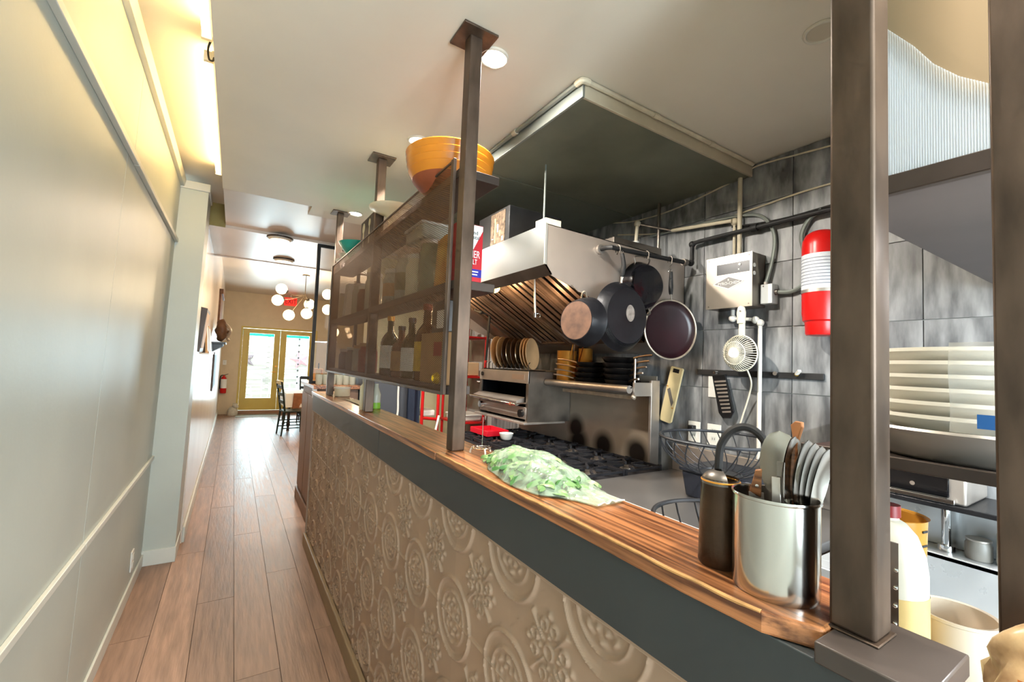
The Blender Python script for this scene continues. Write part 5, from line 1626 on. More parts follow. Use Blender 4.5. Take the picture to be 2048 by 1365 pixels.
# ================================================================== sink corner on the right
sk = thing('sink_unit', 'stainless sink unit with splashback in the wash-up corner', 'sink', (2.0, 0.35, 0))
m_sink = M('sink_inox', (200, 204, 206), 0.3, metal=0.6, var=0.02, rvar=0.08)
SXa, SXb, SYa, SYb = 1.60, 2.23, -0.35, 0.70
rim = MB()
rim.box(SXa, SXa + .06, SYa, SYb, .885, .905).box(SXb - .13, SXb, SYa, SYb, .885, .905).box(SXa + .06, SXb - .13, SYb - .06, SYb, .885, .905).box(SXa + .06, SXb - .13, SYa, SYa + .06, .885, .905)
build(rim, 'rim', m_sink, sk, smooth=0, bevel=0.003)
bas = MB()
xa, xb, ya, yb = SXa + .06, SXb - .13, SYa + .06, SYb - .06
bas.box(xa - .004, xa, ya, yb, .65, .9).box(xb, xb + .004, ya, yb, .65, .9).box(xa, xb, ya - .004, ya, .65, .9).box(xa, xb, yb, yb + .004, .65, .9).box(xa, xb, ya, yb, .645, .65)
build(bas, 'basin', m_sink, sk, smooth=0)
build(MB().box(2.215, 2.238, SYa, SYb, .905, 1.045), 'splashback', m_sink, sk, bevel=0.003)
build(MB().box(SXa - .012, SXa + .001, SYa, SYb, .80, .906), 'apron', m_sink, sk, bevel=0.004)
for (xx, yy) in ((1.64, -.3), (2.19, -.3), (1.64, .65), (2.19, .65)):
    build(MB().cyl((xx, yy, 0), (xx, yy, .885), .02, n=10), 'leg', m_inox2, sk)
fa = thing('faucet', 'chrome gooseneck faucet at the back of the sink', 'faucet', (2.16, 0.505, .905))
build(MB().tube(smooth_pts([(2.165, 0.505, .906), (2.165, 0.505, 1.02), (2.165, 0.507, 1.085), (2.15, 0.515, 1.118), (2.12, 0.530, 1.128), (2.09, 0.545, 1.112), (2.078, 0.552, 1.08)], 6), .013, 12), 'spout', m_chrome, fa)
build(MB().cyl((2.165, .505, .906), (2.165, .505, .925), .024, n=18), 'collar', m_chrome, fa)
jar('soap_pot', 'squat grey pot with lid on the sink ledge', 2.165, 0.425, .9055, .034, .06, M('pot_grey', (150, 145, 138), 0.4), m_inox2, cat='pot', neck=.9, lid_h=.008)
solo(MB().lathe([(0.001, 0), (.03, 0), (.032, .01), (.03, .10), (.02, .125), (0.001, .13)], (2.16, 0.352, .9055), 22), 'soap_bottle', m_white, 'white soap bottle at the edge of the sink by the dark post', 'bottle', smooth=50)
mw = thing('microwave', 'microwave with black glass door above the sink', 'microwave', (2.1, .58, 1.09))
build(MB().box(1.99, 2.238, 0.415, 0.765, 1.102, 1.36), 'case', m_inox2, mw, bevel=0.008)
build(MB().box(1.982, 1.99, 0.455, 0.762, 1.122, 1.345), 'door_glass', M('black_glass', (8, 8, 10), 0.08), mw, bevel=0.004)
build(MB().cyl((1.979, 0.545, 1.150), (1.982, 0.545, 1.150), .007, n=16), 'button', m_chrome, mw)
build(MB().box(1.974, 1.983, 0.44, 0.765, 1.104, 1.120), 'trim_strip', m_chrome, mw, bevel=0.002)
solo(MB().box(1.97, 2.238, 0.28, 0.79, 1.085, 1.1015), 'wall_shelf', m_black, 'black wall shelf under the microwave', 'shelf', bevel=0.002)
# hanging shelf with plates
hs = thing('plate_shelf', 'dark steel shelf between the posts carrying the platters', 'shelf', (1.05, .2, 1.35))
build(MB().box(0.905, 1.225, -0.15, 0.405, 1.358, 1.372), 'plate', m_steeldark, hs, bevel=0.003)
build(MB().box(0.895, 0.905, -0.15, 0.405, 1.357, 1.377), 'front_rail', m_steeldark, hs, bevel=0.002)
for yy in (-.12, -.02):
    build(MB().cyl((1.20, yy, 1.372), (1.20, yy, SZ - .012), .006, n=10), 'hanger', m_steeldark, hs)
PCX, PCY = 1.065, 0.205
solo(MB().lathe([(0.001, 0), (.125, 0), (.135, .006), (.155, .040), (.163, .048), (.160, .052), (.15, .046), (.13, .012), (0.001, .008)], (PCX, PCY, 1.3725), 56), 'steel_tray', M('tray_steel', (200, 192, 182), 0.42, metal=0.7), 'round steel tray under the stacked platters', 'tray', smooth=40)
m_platter = M('ivory_glaze', (232, 226, 212), 0.28, var=0.05, vs=5)
zz = 1.4205
nm = ('bottom', 'second', 'third', 'fourth', 'fifth', 'sixth', 'topmost')
zz = 1.382
for k in range(7):
    r = (0.142, 0.148, 0.146, 0.142, 0.142, 0.140, 0.138)[k]
    o = MB().lathe([(0.001, 0), (r * .62, 0), (r * .66, .004), (r * .94, .030), (r, .034), (r * .99, .040), (r * .90, .036), (r * .62, .010), (0.001, .008)], (PCX, PCY, zz), 64)
    solo(o, 'platter', m_platter, '%s ivory platter of the stack on the steel tray' % nm[k], 'plate', 'platters stacked on the shelf', smooth=50)
    zz += 0.0215 if k else 0.024
ps = thing('plastic_sleeve', 'clear plastic sleeve with a blue sticker leaning on the platters', 'plastic sleeve', (0.905, .17, 1.38))
m_film = M('frosted_film', (225, 222, 212), 0.3, alpha=0.45)
build(MB().grid(6, 10, lambda u, v: (0.899 - .004 * math.sin(7 * v + 3 * u), 0.130 + 0.075 * u - 0.004 * v * (1 - u), 1.426 + 0.132 * v)), 'film', m_film, ps, smooth=70)
build(MB().box(0.8925, 0.8935, 0.130, 0.175, 1.435, 1.455), 'blue_sticker', M('sticker_blue', (50, 110, 180), 0.4), ps)

# bottles and tubs on the work ledge, seen between the posts
jg = thing('cleaner_jug', 'white plastic jug with red cap half hidden behind the near post', 'jug', (0.905, 0.268, 1.0005))
m_jug = M('milky_plastic', (214, 206, 188), 0.35, var=0.03)
build(MB().lathe([(0.001, .0), (.048, .0), (.050, .008), (.050, .195), (.047, .222), (.037, .252), (.024, .268), (.015, .273), (.015, .277)], (0.92, 0.285, 1.0005), 36, cap1=True), 'bottle', m_jug, jg, smooth=50)
build(MB().cyl((0.92, .285, 1.2775), (0.92, .285, 1.296), .017, n=18), 'cap', M('cap_red', (130, 20, 20), 0.4), jg)
build(MB().lathe([(.0505, .004), (.0505, .165)], (0.92, .285, 1.0005), 36), 'liquid_line', M('juice', (214, 182, 118), 0.4), jg)
mj = thing('measuring_jug', 'amber measuring jug with dark graduation marks behind the white jug', 'jug', (1.06, .295, 1.0005))
build(MB().lathe([(0.001, 0), (.044, 0), (.048, .006), (.056, .238), (.059, .240), (.054, .236), (.045, .008), (0.001, .006)], (1.10, .338, 1.0005), 36), 'cup', M('amber_plastic', (200, 140, 50), 0.25, var=0.1, alpha=0.9), mj, smooth=45)
for k in range(8):
    zz = 1.04 + .026 * k
    aa = math.radians(-107)
    rr = .048 + .008 * (zz - 1.0) / .24 + .0012
    build(MB().bar((1.10 + rr * math.cos(aa), .338 + rr * math.sin(aa), zz), (1.10 + rr * math.cos(aa + .28), .338 + rr * math.sin(aa + .28), zz), .001, .004), 'graduation', m_ink, mj)
gr2 = thing('flat_grater', 'flat steel grater leaning beside the white jug', 'grater', (0.82, 0.25, 1.0005))
build(MB().prism([(0.80, 0.262, 1.001), (0.80, 0.236, 1.001), (0.835, 0.246, 1.26), (0.835, 0.262, 1.26)], (0.004, 0.001, 0)), 'plate', m_inoxdark, gr2, smooth=0)
for k in range(8):
    for j in range(2):
        f = (k + .5) / 10 + .1
        build(MB().sphere((0.80 + .035 * f - .001, 0.243 + .010 * j + .005 * f, 1.02 + .24 * f), .003, 8, 5), 'tooth', m_chrome, gr2)
tub = thing('plastic_tub', 'milky plastic tub on the work ledge beside the ledge end', 'tub', (0.80, .135, 1.0005))
build(MB().lathe([(0.001, 0), (.042, 0), (.045, .006), (.050, .118), (.053, .120), (.053, .125), (.048, .124), (.043, .01), (0.001, .008)], (1.02, .228, 1.0005), 40), 'tub', M('cloudy_plastic', (226, 208, 186), 0.35, alpha=0.85), tub, smooth=45)
random.seed(5)
bread = thing('bread_bag', 'crumpled plastic bag of bread at the right edge of the picture', 'bag', (0.745, .085, 1.0005))
cr = MB().sphere((0, 0, 0), 0.047, 34, 22, sz=2.6)
for v in cr.v:
    s_ = 1 + 0.20 * math.sin(110 * v.x + 3) * math.sin(75 * v.z + 40 * v.y) + 0.14 * math.sin(190 * v.y + 120 * v.z) * math.sin(90 * v.x)
    v.x *= s_
    v.y *= s_
    v.z = max(-.119, v.z)
cr.move((0.756, 0.100, 1.1200))
build(cr, 'bag', M('bag_brown', (120, 84, 52), 0.3, col2=(216, 186, 140), vs=26), bread, smooth=60)
build(MB().grid(6, 6, lambda u, v: (0.702 + .012 * math.sin(4 * v), 0.065 + .045 * u, 1.12 + .08 * v)), 'orange_label', M('label_orange', (216, 120, 40), 0.4, var=0.2, vs=30), bread, smooth=60)

# ================================================================== ceiling lights
m_led = M('lit_lens', (255, 250, 236), 0.4, emit=(255, 246, 225), es=9.0)
m_tube = M('lit_tube', (255, 240, 190), 0.4, emit=(255, 216, 146), es=21.0)
m_ringw = M('light_ring', (214, 208, 194), 0.4)
for k, (x, y, lb) in enumerate(((0.722, 1.345, 'recessed ceiling light beside the near rack post'), (0.714, 2.085, 'recessed ceiling light above the orange bowl'), (0.715, 3.44, 'recessed ceiling light beside the far rack post'),
                              (1.52, 0.63, 'recessed ceiling light in front of the tiled wall, half behind the near post'), (0.72, -0.05, 'added unseen ceiling light above the near end of the bar'), (0.72, -0.75, 'added unseen ceiling light behind the viewer'))):  # last two are out of view, added to brighten bar and kitchen
    t = thing('recessed_light', lb, 'ceiling light', (x, y, 2.59), 'recessed lights over the bar')
    build(MB().torus((x, y, 2.597), 0.048, 0.006, n=36), 'trim_ring', m_ringw, t)
    build(MB().lathe([(0.001, 2.5965), (0.043, 2.5965), (0.043, 2.599)], (x, y, 0), 30), 'lens', m_led if k != 3 else M('dull_lens', (200, 190, 170), 0.5), t)
    if k != 3:
        lamp('recessed_lamp', 'AREA', (x, y, 2.59), (26, 26, 24, 0, 8, 4)[k], (1.0, 0.93, 0.83), 0.08, None, (0.45 if k < 3 else 0.0, 0.0, -1.0), spread=2.4)
for k, (x, y, lb) in enumerate(((0.30, 4.62, 'round ceiling fitting over the passage, given an added glow'), (0.42, 5.65, 'second round ceiling fitting just before the beam'))):
    t = thing('ceiling_fitting', lb, 'ceiling light', (x, y, 2.58))
    zc = 2.5995
    build(MB().lathe([(0.001, -0.030), (.085, -0.030), (.10, -0.018), (.105, 0)], (x, y, zc), 32), 'drum', m_ringw, t, smooth=45)
    build(MB().torus((x, y, zc - .008), .105, .008, n=36), 'band', m_steeldark, t)
    build(MB().lathe([(0.001, -0.034), (.08, -0.031)], (x, y, zc), 30), 'lens', M('added_glow_lens', (255, 240, 220), 0.4, emit=(255, 226, 190), es=2.0), t)
    lamp('added_fitting_lamp', 'AREA', (x, y, 2.55), 9, (1.0, 0.78, 0.56), 0.16)  # lamp and lens glow added to fittings without strong light
for k, (ya, yb, lb) in enumerate(((0.75, 2.06, 'nearer warm fluorescent tube in the ceiling cove'), (2.24, 3.62, 'farther warm fluorescent tube in the ceiling cove'))):
    t = thing('cove_light', lb, 'tube light', (-0.16, (ya + yb) / 2, 2.70), 'tube lights in the cove')
    build(MB().box(-0.158, -0.1305, ya - .02, yb + .02, 2.735, 2.775), 'batten', m_white, t, bevel=0.003)
    build(MB().tube([(-0.166, ya, 2.745), (-0.166, yb, 2.745)], 0.0165, 14), 'tube', m_tube, t)
    for yy in (ya - .012, yb + .012):
        build(MB().box(-0.184, -0.148, yy - .010, yy + .010, 2.725, 2.768), 'end_cap', m_white, t, bevel=0.003)
solo(MB().tube(smooth_pts([(-.150, 2.08, 2.742), (-.162, 2.11, 2.715), (-.160, 2.16, 2.70), (-.150, 2.20, 2.72), (-.148, 2.22, 2.745)], 5), .004, 6), 'link_cable', m_blackmatt, 'looped cable between the two cove tubes', 'cable')

t = thing('added_soffit_light', 'added unseen strip light under the dark soffit of the wash-up corner', 'strip light', (1.55, -0.12, 1.79))  # out-of-view lamp put in to light sink, plates and tiles
build(MB().box(1.15, 1.95, -0.17, -0.07, 1.795, 1.8295), 'housing', m_white, t, bevel=0.004)
build(MB().box(1.17, 1.93, -0.15, -0.09, 1.788, 1.795), 'diffuser', m_led, t)
lamp('added_soffit_lamp', 'AREA', (1.55, -0.12, 1.785), 28, (0.95, 0.98, 1.0), 0.76, 0.06, (0, 0.12, -1))

# ================================================================== end of the bar: cabinet and glazed screen
cbn = thing('service_cabinet', 'brown service cabinet past the far end of the bar', 'cabinet', (.9, 4.75, 0))
m_cab = M('walnut_panel', (112, 86, 68), 0.45, var=0.2, vs=6, stretch=(1, 1, .3))
build(MB().box(.655, 1.03, 4.35, 5.2, .0, 1.20), 'body', m_cab, cbn, bevel=0.004)
for k in range(2):
    build(MB().box(.647, .655, 4.37 + .42 * k, 4.77 + .42 * k, .14, 1.12), 'door', m_cab, cbn, bevel=0.004)
build(MB().box(.63, 1.045, 4.33, 5.22, 1.20, 1.235), 'top', m_wood, cbn, bevel=0.003)
build(MB().box(.635, .655, 4.34, 5.21, 0, .12), 'plinth', m_cab, cbn, bevel=0.004)
build(MB().box(.63, .66, 4.34, 4.40, 1.12, 1.20), 'metal_corner', m_inox2, cbn)
gs = thing('glass_screen', 'black framed glass screen standing on the service cabinet', 'screen', (.87, 4.6, 1.235))
for bxs in ((.625, .655, 4.59, 4.62, 1.2355, 2.595), (1.01, 1.04, 4.59, 4.62, 1.2355, 2.595), (.655, 1.01, 4.59, 4.62, 2.565, 2.595), (.655, 1.01, 4.59, 4.62, 1.2355, 1.262)):
    build(MB().box(*bxs), 'frame_bar', m_blackmatt, gs, bevel=0.002)
build(MB().box(.655, 1.01, 4.602, 4.608, 1.262, 2.565), 'pane', m_glass, gs)
lt = thing('candle_lantern', 'small wooden lantern on the cabinet behind the glass screen', 'lantern', (.75, 4.9, 1.235))
build(MB().box(.71, .79, 4.88, 4.96, 1.2355, 1.25).box(.71, .79, 4.88, 4.96, 1.36, 1.372), 'frame', m_kraft, lt)
for (xx, yy) in ((.715, 4.885), (.785, 4.885), (.715, 4.955), (.785, 4.955)):
    build(MB().box(xx - .005, xx + .005, yy - .005, yy + .005, 1.25, 1.36), 'upright', m_kraft, lt)
build(MB().cyl((.75, 4.92, 1.25), (.75, 4.92, 1.31), .02, n=14), 'candle', M('candle_wax', (240, 226, 190), 0.5, emit=(255, 170, 80), es=1.0), lt)
build(MB().torus((.75, 4.92, 1.40), .028, .003, axis=(1, 0, 0), n=20), 'handle', m_blackmatt, lt)
for k in range(6):
    solo(MB().lathe([(0.001, 0), (.026, 0), (.03, .01), (.033, .095), (.031, .095), (.027, .012), (0.001, .01)], (.69 + .06 * k, 4.45, 1.2355), 18), 'water_glass', MATS['jar_glass'],
         'clear drinking glass in the row on the service cabinet', 'glass', 'row of drinking glasses on the service cabinet', smooth=45)

# ================================================================== back of the kitchen
fg = thing('dark_fridge', 'charcoal upright fridge at the back of the kitchen', 'fridge', (1.27, 4.35, 0))
build(MB().box(1.06, 1.50, 4.12, 4.72, .05, 1.34), 'body', M('fridge_grey', (72, 74, 80), 0.4, var=0.12, vs=3), fg, bevel=0.008)
build(MB().box(1.05, 1.06, 4.14, 4.70, .10, 1.32), 'door', MATS['fridge_grey'], fg, bevel=0.004)
build(MB().cyl((1.035, 4.18, .6), (1.035, 4.18, 1.1), .01, n=10), 'handle', m_inox2, fg)
rr_ = thing('red_rack', 'red metal storage rack against the kitchen end wall', 'storage rack', (2.05, 4.15, 0))
for (xx, yy) in ((1.93, 3.98), (2.20, 3.98), (1.93, 4.40), (2.20, 4.40)):
    build(MB().cyl((xx, yy, 0), (xx, yy, 1.95), .014, n=10), 'upright', m_red, rr_)
for zz in (0.55, 0.90, 1.36, 1.765):
    build(MB().box(1.91, 2.22, 3.97, 4.42, zz - .02, zz), 'shelf', m_red, rr_, bevel=0.003)
solo(MB().box(1.94, 2.14, 4.0, 4.03, 1.3605, 1.50), 'cutting_board', M('pale_board', (214, 180, 140), 0.5, var=0.08), 'pale wooden cutting board standing on the red rack', 'cutting board', bevel=0.01)
tbn = thing('white_tub', 'low white tub on the lower shelf of the red rack', 'tub', (2.06, 4.1, .90))
build(MB().box(1.93, 2.19, 3.99, 4.30, .9005, .965), 'tray', m_white, tbn, bevel=0.02)
build(MB().box(1.922, 2.198, 3.98, 4.31, .955, .972), 'lip', m_white, tbn, bevel=0.006)
jar('clear_canister', 'clear canister on the top shelf of the red rack', 2.0, 4.12, 1.7655, .05, .13, MATS['jar_glass'], m_white, cat='jar')
jar('clear_canister', 'clear canister on the shelf above the white tub', 1.99, 4.2, 1.0, .04, .12, MATS['jar_glass'], m_inox2, cat='jar').location.z = .9725
solo(MB().sphere((2.14, 4.15, 1.43), .055, 22, 14).cyl((2.14, 4.15, 1.3605), (2.14, 4.15, 1.385), .03, n=16), 'dark_pot', m_blackmatt, 'round black pot beside the cutting board', 'pot')
solo(MB().bar((1.955, 4.1, 1.51), (2.03, 4.02, 1.415), .018, .012), 'red_spatula', m_red, 'red spatula leaning behind the cutting board', 'utensil', bevel=0.003)
rl = thing('red_trolley', 'red tubular hand trolley behind the bar', 'trolley', (1.63, 3.95, 0))
for xx in (1.545, 1.705):
    build(MB().tube([(xx, 4.0, .09), (xx, 4.0, 1.30)], .015, 10), 'rail', m_red, rl)
build(MB().tube([(1.545, 4.0, .955), (1.705, 4.0, .935)], .015, 10), 'cross_bar', m_red, rl)
build(MB().tube([(1.545, 4.0, 1.30), (1.58, 4.0, 1.34), (1.67, 4.0, 1.34), (1.705, 4.0, 1.30)], .015, 10), 'grip', m_red, rl)
build(MB().box(1.52, 1.73, 3.85, 4.0, .08, .095), 'toe_plate', m_red, rl)
for xx in (1.53, 1.72):
    build(MB().cyl((xx - .02, 4.06, .08), (xx + .02, 4.06, .08), .08, n=20), 'wheel', m_blackmatt, rl)
ap = MB().grid(10, 12, lambda u, v: (1.40 + .12 * u, 4.0 + .02 * math.sin(9 * u + v), .80 + .62 * v)).grid(10, 12, lambda u, v: (1.40 + .12 * u, 4.012 + .02 * math.sin(9 * u + v), .80 + .62 * v))
solo(ap, 'navy_apron', M('navy_cloth', (32, 40, 58), 0.8, var=0.15), 'navy apron hanging beside the red trolley', 'apron', smooth=60)
solo(MB().tube(smooth_pts([(1.33, 4.26, 1.352), (1.335, 4.14, 1.352), (1.337, 4.105, 1.33), (1.34, 4.105, 1.15), (1.34, 4.10, .98), (1.29, 4.09, .86), (1.26, 4.08, .70)], 6), .010, 8), 'white_hose', m_white, 'white hose hanging in front of the charcoal fridge', 'hose')
solo(MB().bar((1.66, 3.86, .99), (1.60, 3.82, .78), .02, .012).bar((1.62, 3.86, .86), (1.50, 3.84, .79), .018, .012), 'white_bracket', m_white, 'white plastic bracket hooked on the red trolley', 'bracket', bevel=0.003)
solo(MB().box(1.56, 1.70, 4.05, 4.25, .96, 1.02), 'white_tray', m_white, 'white tray on the red trolley crossbar', 'tray', bevel=0.012)

# ================================================================== dining room
ch = thing('globe_chandelier', 'branching chandelier with white glass globes near the garden doors', 'chandelier', (1.06, 9.05, 2.2))
m_bronze = M('dark_bronze', (96, 84, 66), 0.4, metal=0.6)
m_globe = M('opal_globe', (255, 244, 214), 0.3, emit=(255, 228, 170), es=3.2)


def chandelier(t, cx, cy, globes, hub):
    build(MB().cyl((cx, cy, 3.0), (cx, cy, 3.019), .065, n=24), 'canopy', m_bronze, t)
    build(MB().cyl((cx, cy, hub), (cx, cy, 3.0), .007, n=8), 'stem', m_bronze, t)
    for (gx, gz, gy) in globes:
        mid = ((cx + gx) / 2 + .02, cy + (gy - cy) * .5, hub - .05 + (gz - hub) * .3)
        build(MB().tube([(cx, cy, hub), mid, (gx, gy, gz)], .006, 8), 'arm', m_bronze, t)
        gl = build(MB().sphere((gx, gy, gz), .098, 22, 14), 'globe', m_globe, t)
        dd = (Vector(mid) - Vector((gx, gy, gz))).normalized()
        build(MB().cyl(Vector((gx, gy, gz)) + dd * .09, Vector((gx, gy, gz)) + dd * .115, .03, n=14), 'socket', m_blackmatt, gl)


chandelier(ch, 1.065, 9.05, ((.672, 2.715, 9.1), (.612, 2.49, 9.0), (.81, 2.235, 9.0), (1.10, 2.285, 8.95), (1.165, 2.485, 9.15)), 2.64)
ch2 = thing('globe_chandelier', 'second globe chandelier seen through the glass screen', 'chandelier', (1.85, 9.05, 2.2))
chandelier(ch2, 2.0, 9.05, ((1.46, 2.70, 9.05), (1.47, 2.40, 9.0), (1.62, 1.98, 9.1), (2.1, 2.4, 9.0)), 2.62)
lamp('globe_glow', 'POINT', (1.0, 8.7, 2.35), 26, (1.0, 0.80, 0.55), 0.12)
lamp('globe_glow', 'POINT', (2.0, 8.7, 2.35), 26, (1.0, 0.80, 0.55), 0.12)
ex = thing('exit_sign', 'red lit exit sign hanging near the far wall', 'exit sign', (1.14, 12.3, 2.75))
build(MB().box(.985, 1.27, 12.28, 12.33, 2.74, 2.94), 'housing', M('exit_red', (235, 40, 34), 0.4, emit=(255, 40, 30), es=0.6), ex, bevel=0.004)
build(MB().cyl((1.13, 12.305, 2.94), (1.13, 12.305, 3.02), .012, n=10), 'stem', m_white, ex)
text('EXIT', 'lettering', M('exit_letters', (90, 6, 8), 0.5), 0.17, (1.128, 12.278, 2.838), (1, 0, 0), (0, 0, 1), ex, ext=.001, sx=.75)
fe = thing('fire_extinguisher', 'red fire extinguisher with pale label on the far wall', 'fire extinguisher', (-.16, 12.7, .55))
build(MB().lathe([(0.001, .52), (.06, .52), (.066, .53), (.066, .84), (.05, .89), (.022, .92), (.022, .95)], (-.165, 12.72, 0), 26, cap1=True), 'tank', MATS['signal_red'], fe, smooth=45)
build(MB().lathe([(.068, .64), (.068, .86)], (-.165, 12.72, 0), 26), 'label', m_paper, fe)
build(MB().bar((-.165, 12.72, .95), (-.08, 12.70, .985), .02, .012), 'lever', m_black, fe)
build(MB().tube(smooth_pts([(-.165, 12.72, .95), (-.23, 12.70, .93), (-.238, 12.69, .75), (-.232, 12.69, .62)], 5), .01, 8), 'hose', m_black, fe)
sw = thing('light_switch', 'cream light switch plate on the far wall', 'switch', (-.17, 12.79, 1.22))
build(MB().box(-.215, -.135, 12.79, 12.7995, 1.2, 1.32), 'plate', m_white, sw, bevel=0.003)
build(MB().box(-.19, -.16, 12.785, 12.79, 1.235, 1.285), 'rocker', m_trim, sw)
dg = thing('stone_figurine', 'small pale stone figurine by the garden door step', 'figurine', (.06, 12.55, 0))
m_stone = M('pale_stone', (196, 186, 168), 0.8, var=0.15, vs=20)
build(MB().lathe([(0.001, 0), (.10, 0), (.115, .05), (.10, .13), (.06, .20), (0.001, .21)], (.06, 12.55, 0), 24), 'body', m_stone, dg, smooth=60)
build(MB().sphere((.10, 12.52, .225), .058, 18, 12), 'head', m_stone, dg)
build(MB().sphere((.155, 12.49, .21), .026, 12, 8).sphere((.07, 12.51, .28), .018, 10, 6).sphere((.12, 12.53, .28), .018, 10, 6), 'muzzle', m_stone, dg)
solo(MB().box(.12, 1.0, 12.1, 12.62, .0005, .010), 'door_mat', M('mat_grey', (170, 172, 165), 0.9, var=0.15, vs=60), 'pale mat on the floor before the garden doors', 'mat')

tb2 = thing('dining_table', 'dark dining table under a white cloth beside the garden doors', 'table', (1.3, 10.2, 0))
build(MB().box(.94, 1.75, 9.75, 10.85, .70, .735), 'top', m_blackmatt, tb2)
for (xx, yy) in ((1.0, 9.82), (1.69, 9.82), (1.0, 10.78), (1.69, 10.78)):
    build(MB().lathe([(.03, 0), (.022, .06), (.038, .12), (.026, .2), (.03, .45), (.038, .6), (.035, .70)], (xx, yy, 0), 16, cap0=True), 'leg', M('dark_wood', (52, 34, 26), 0.4), tb2, smooth=50)


def cloth(x0, x1, y0, y1, zt, drop, wav):
    m = MB()
    pts = []
    n_ = 18
    for i in range(n_):
        pts.append((x0 + (x1 - x0) * i / n_, y0))
    for i in range(n_):
        pts.append((x1, y0 + (y1 - y0) * i / n_))
    for i in range(n_):
        pts.append((x1 - (x1 - x0) * i / n_, y1))
    for i in range(n_):
        pts.append((x0, y1 - (y1 - y0) * i / n_))
    cx_, cy_ = (x0 + x1) / 2, (y0 + y1) / 2
    vs_ = [(p[0], p[1], zt) for p in pts]
    for j in (1, 2, 3):
        f = j / 3
        for i, p in enumerate(pts):
            k_ = wav * f * (0.6 + 0.6 * math.sin(i * 1.4))
            ux_, uy_ = p[0] - cx_, p[1] - cy_
            l_ = math.hypot(ux_, uy_)
            vs_.append((p[0] + ux_ / l_ * k_, p[1] + uy_ / l_ * k_, zt - drop * f))
    N_ = len(pts)
    fs_ = [tuple(range(N_))]
    for j in range(3):
        for i in range(N_):
            fs_.append((j * N_ + i, j * N_ + (i + 1) % N_, (j + 1) * N_ + (i + 1) % N_, (j + 1) * N_ + i))
    return m.add(vs_, fs_)


solo(cloth(.925, 1.765, 9.735, 10.865, .7365, .27, .03), 'tablecloth', M('white_linen', (236, 232, 228), 0.8, var=0.04), 'white tablecloth over the dining table', 'tablecloth', smooth=60)
o = cloth(1.06, 1.42, 9.715, 9.80, .742, .33, .02)
solo(o, 'brown_runner', M('brown_cloth', (150, 98, 66), 0.8, var=0.2, vs=20), 'brown patterned cloth hanging over the near edge of the white tablecloth', 'table runner', smooth=60)


def chair(label, x, y, rz, seatm, topm=None):
    t = thing('dining_chair', label, 'chair', (0, 0, 0))
    # local: faces +x, back at -x
    build(MB().box(-.20, .22, -.21, .21, .43, .46), 'seat', seatm, t, bevel=0.012)
    for sy_ in (-1, 1):
        build(MB().tube([(.19, sy_ * .18, .43), (.205, sy_ * .195, .0)], .018, 10, radii=[.02, .014]), 'leg', seatm, t)
        build(MB().tube([(-.18, sy_ * .17, .43), (-.22, sy_ * .18, .0)], .018, 10, radii=[.02, .014]), 'leg', seatm, t)
        build(MB().tube([(-.18, sy_ * .17, .45), (-.23, sy_ * .19, .80), (-.27, sy_ * .20, 1.0)], .017, 10), 'back_post', seatm, t)
        for zz_ in (.14, .25):
            build(MB().tube([(.198, sy_ * .19, zz_), (-.21, sy_ * .18, zz_)], .010, 8), 'stretcher', seatm, t)
    for zz_ in (.17, .30):
        build(MB().tube([(.198, -.19, zz_), (.198, .19, zz_)], .010, 8), 'stretcher', seatm, t)
    for zz_, xx in ((.62, -.203), (.76, -.224), (.90, -.25)):
        build(MB().bar((xx, -.19, zz_), (xx, .19, zz_), .018, .06, up=(0, 0, 1)), 'back_slat', seatm, t, bevel=0.005)
    build(MB().bar((-.262, -.20, .985), (-.262, .20, .985), .03, .07), 'crest_rail', topm or seatm, t, bevel=0.012)
    t.location = (x, y, 0)
    t.rotation_euler = (0, 0, rz)
    return t


m_gchair = M('bottle_green_paint', (28, 44, 36), 0.4, var=0.15)
chair('dark green ladder-back chair with a cream top rail at the dining table', 1.02, 9.36, math.radians(8), m_gchair, M('cream_rail', (226, 210, 160), 0.45))
chair('black chair on the far side of the white-clothed table', 1.50, 11.05, math.radians(-100), m_black)

# wall decor along the left wall beyond the pilaster
WX = -0.2545
pf = thing('picture_frame', 'dark framed picture leaning out from the wall past the pilaster', 'picture', (WX, 4.5, 1.5))
o = MB().prism([(WX, 4.42, 1.50), (WX + .015, 4.42, 1.495), (WX + .05, 4.42, 1.86), (WX, 4.42, 1.87)], (0, .45, 0))
build(o, 'frame', m_steeldark, pf, smooth=0, bevel=0.003)
build(MB().prism([(WX + .020, 4.46, 1.53), (WX + .0215, 4.46, 1.53), (WX + .0485, 4.46, 1.83), (WX + .0465, 4.46, 1.83)], (0, .37, 0)), 'print', m_kraft, pf, smooth=0)
cols = (M('spine_cream', (214, 200, 170), 0.5), M('spine_brown', (110, 78, 56), 0.5), M('spine_white', (230, 226, 220), 0.45), M('spine_grey', (120, 112, 104), 0.5))
ls = thing('wall_ledge', 'white picture ledge on the far left wall', 'shelf', (WX, 5.6, 1.48))
build(MB().box(WX, WX + .06, 5.0, 6.15, 1.475, 1.49).box(WX + .055, WX + .06, 5.0, 6.15, 1.49, 1.505), 'ledge', m_trim, ls, smooth=0)
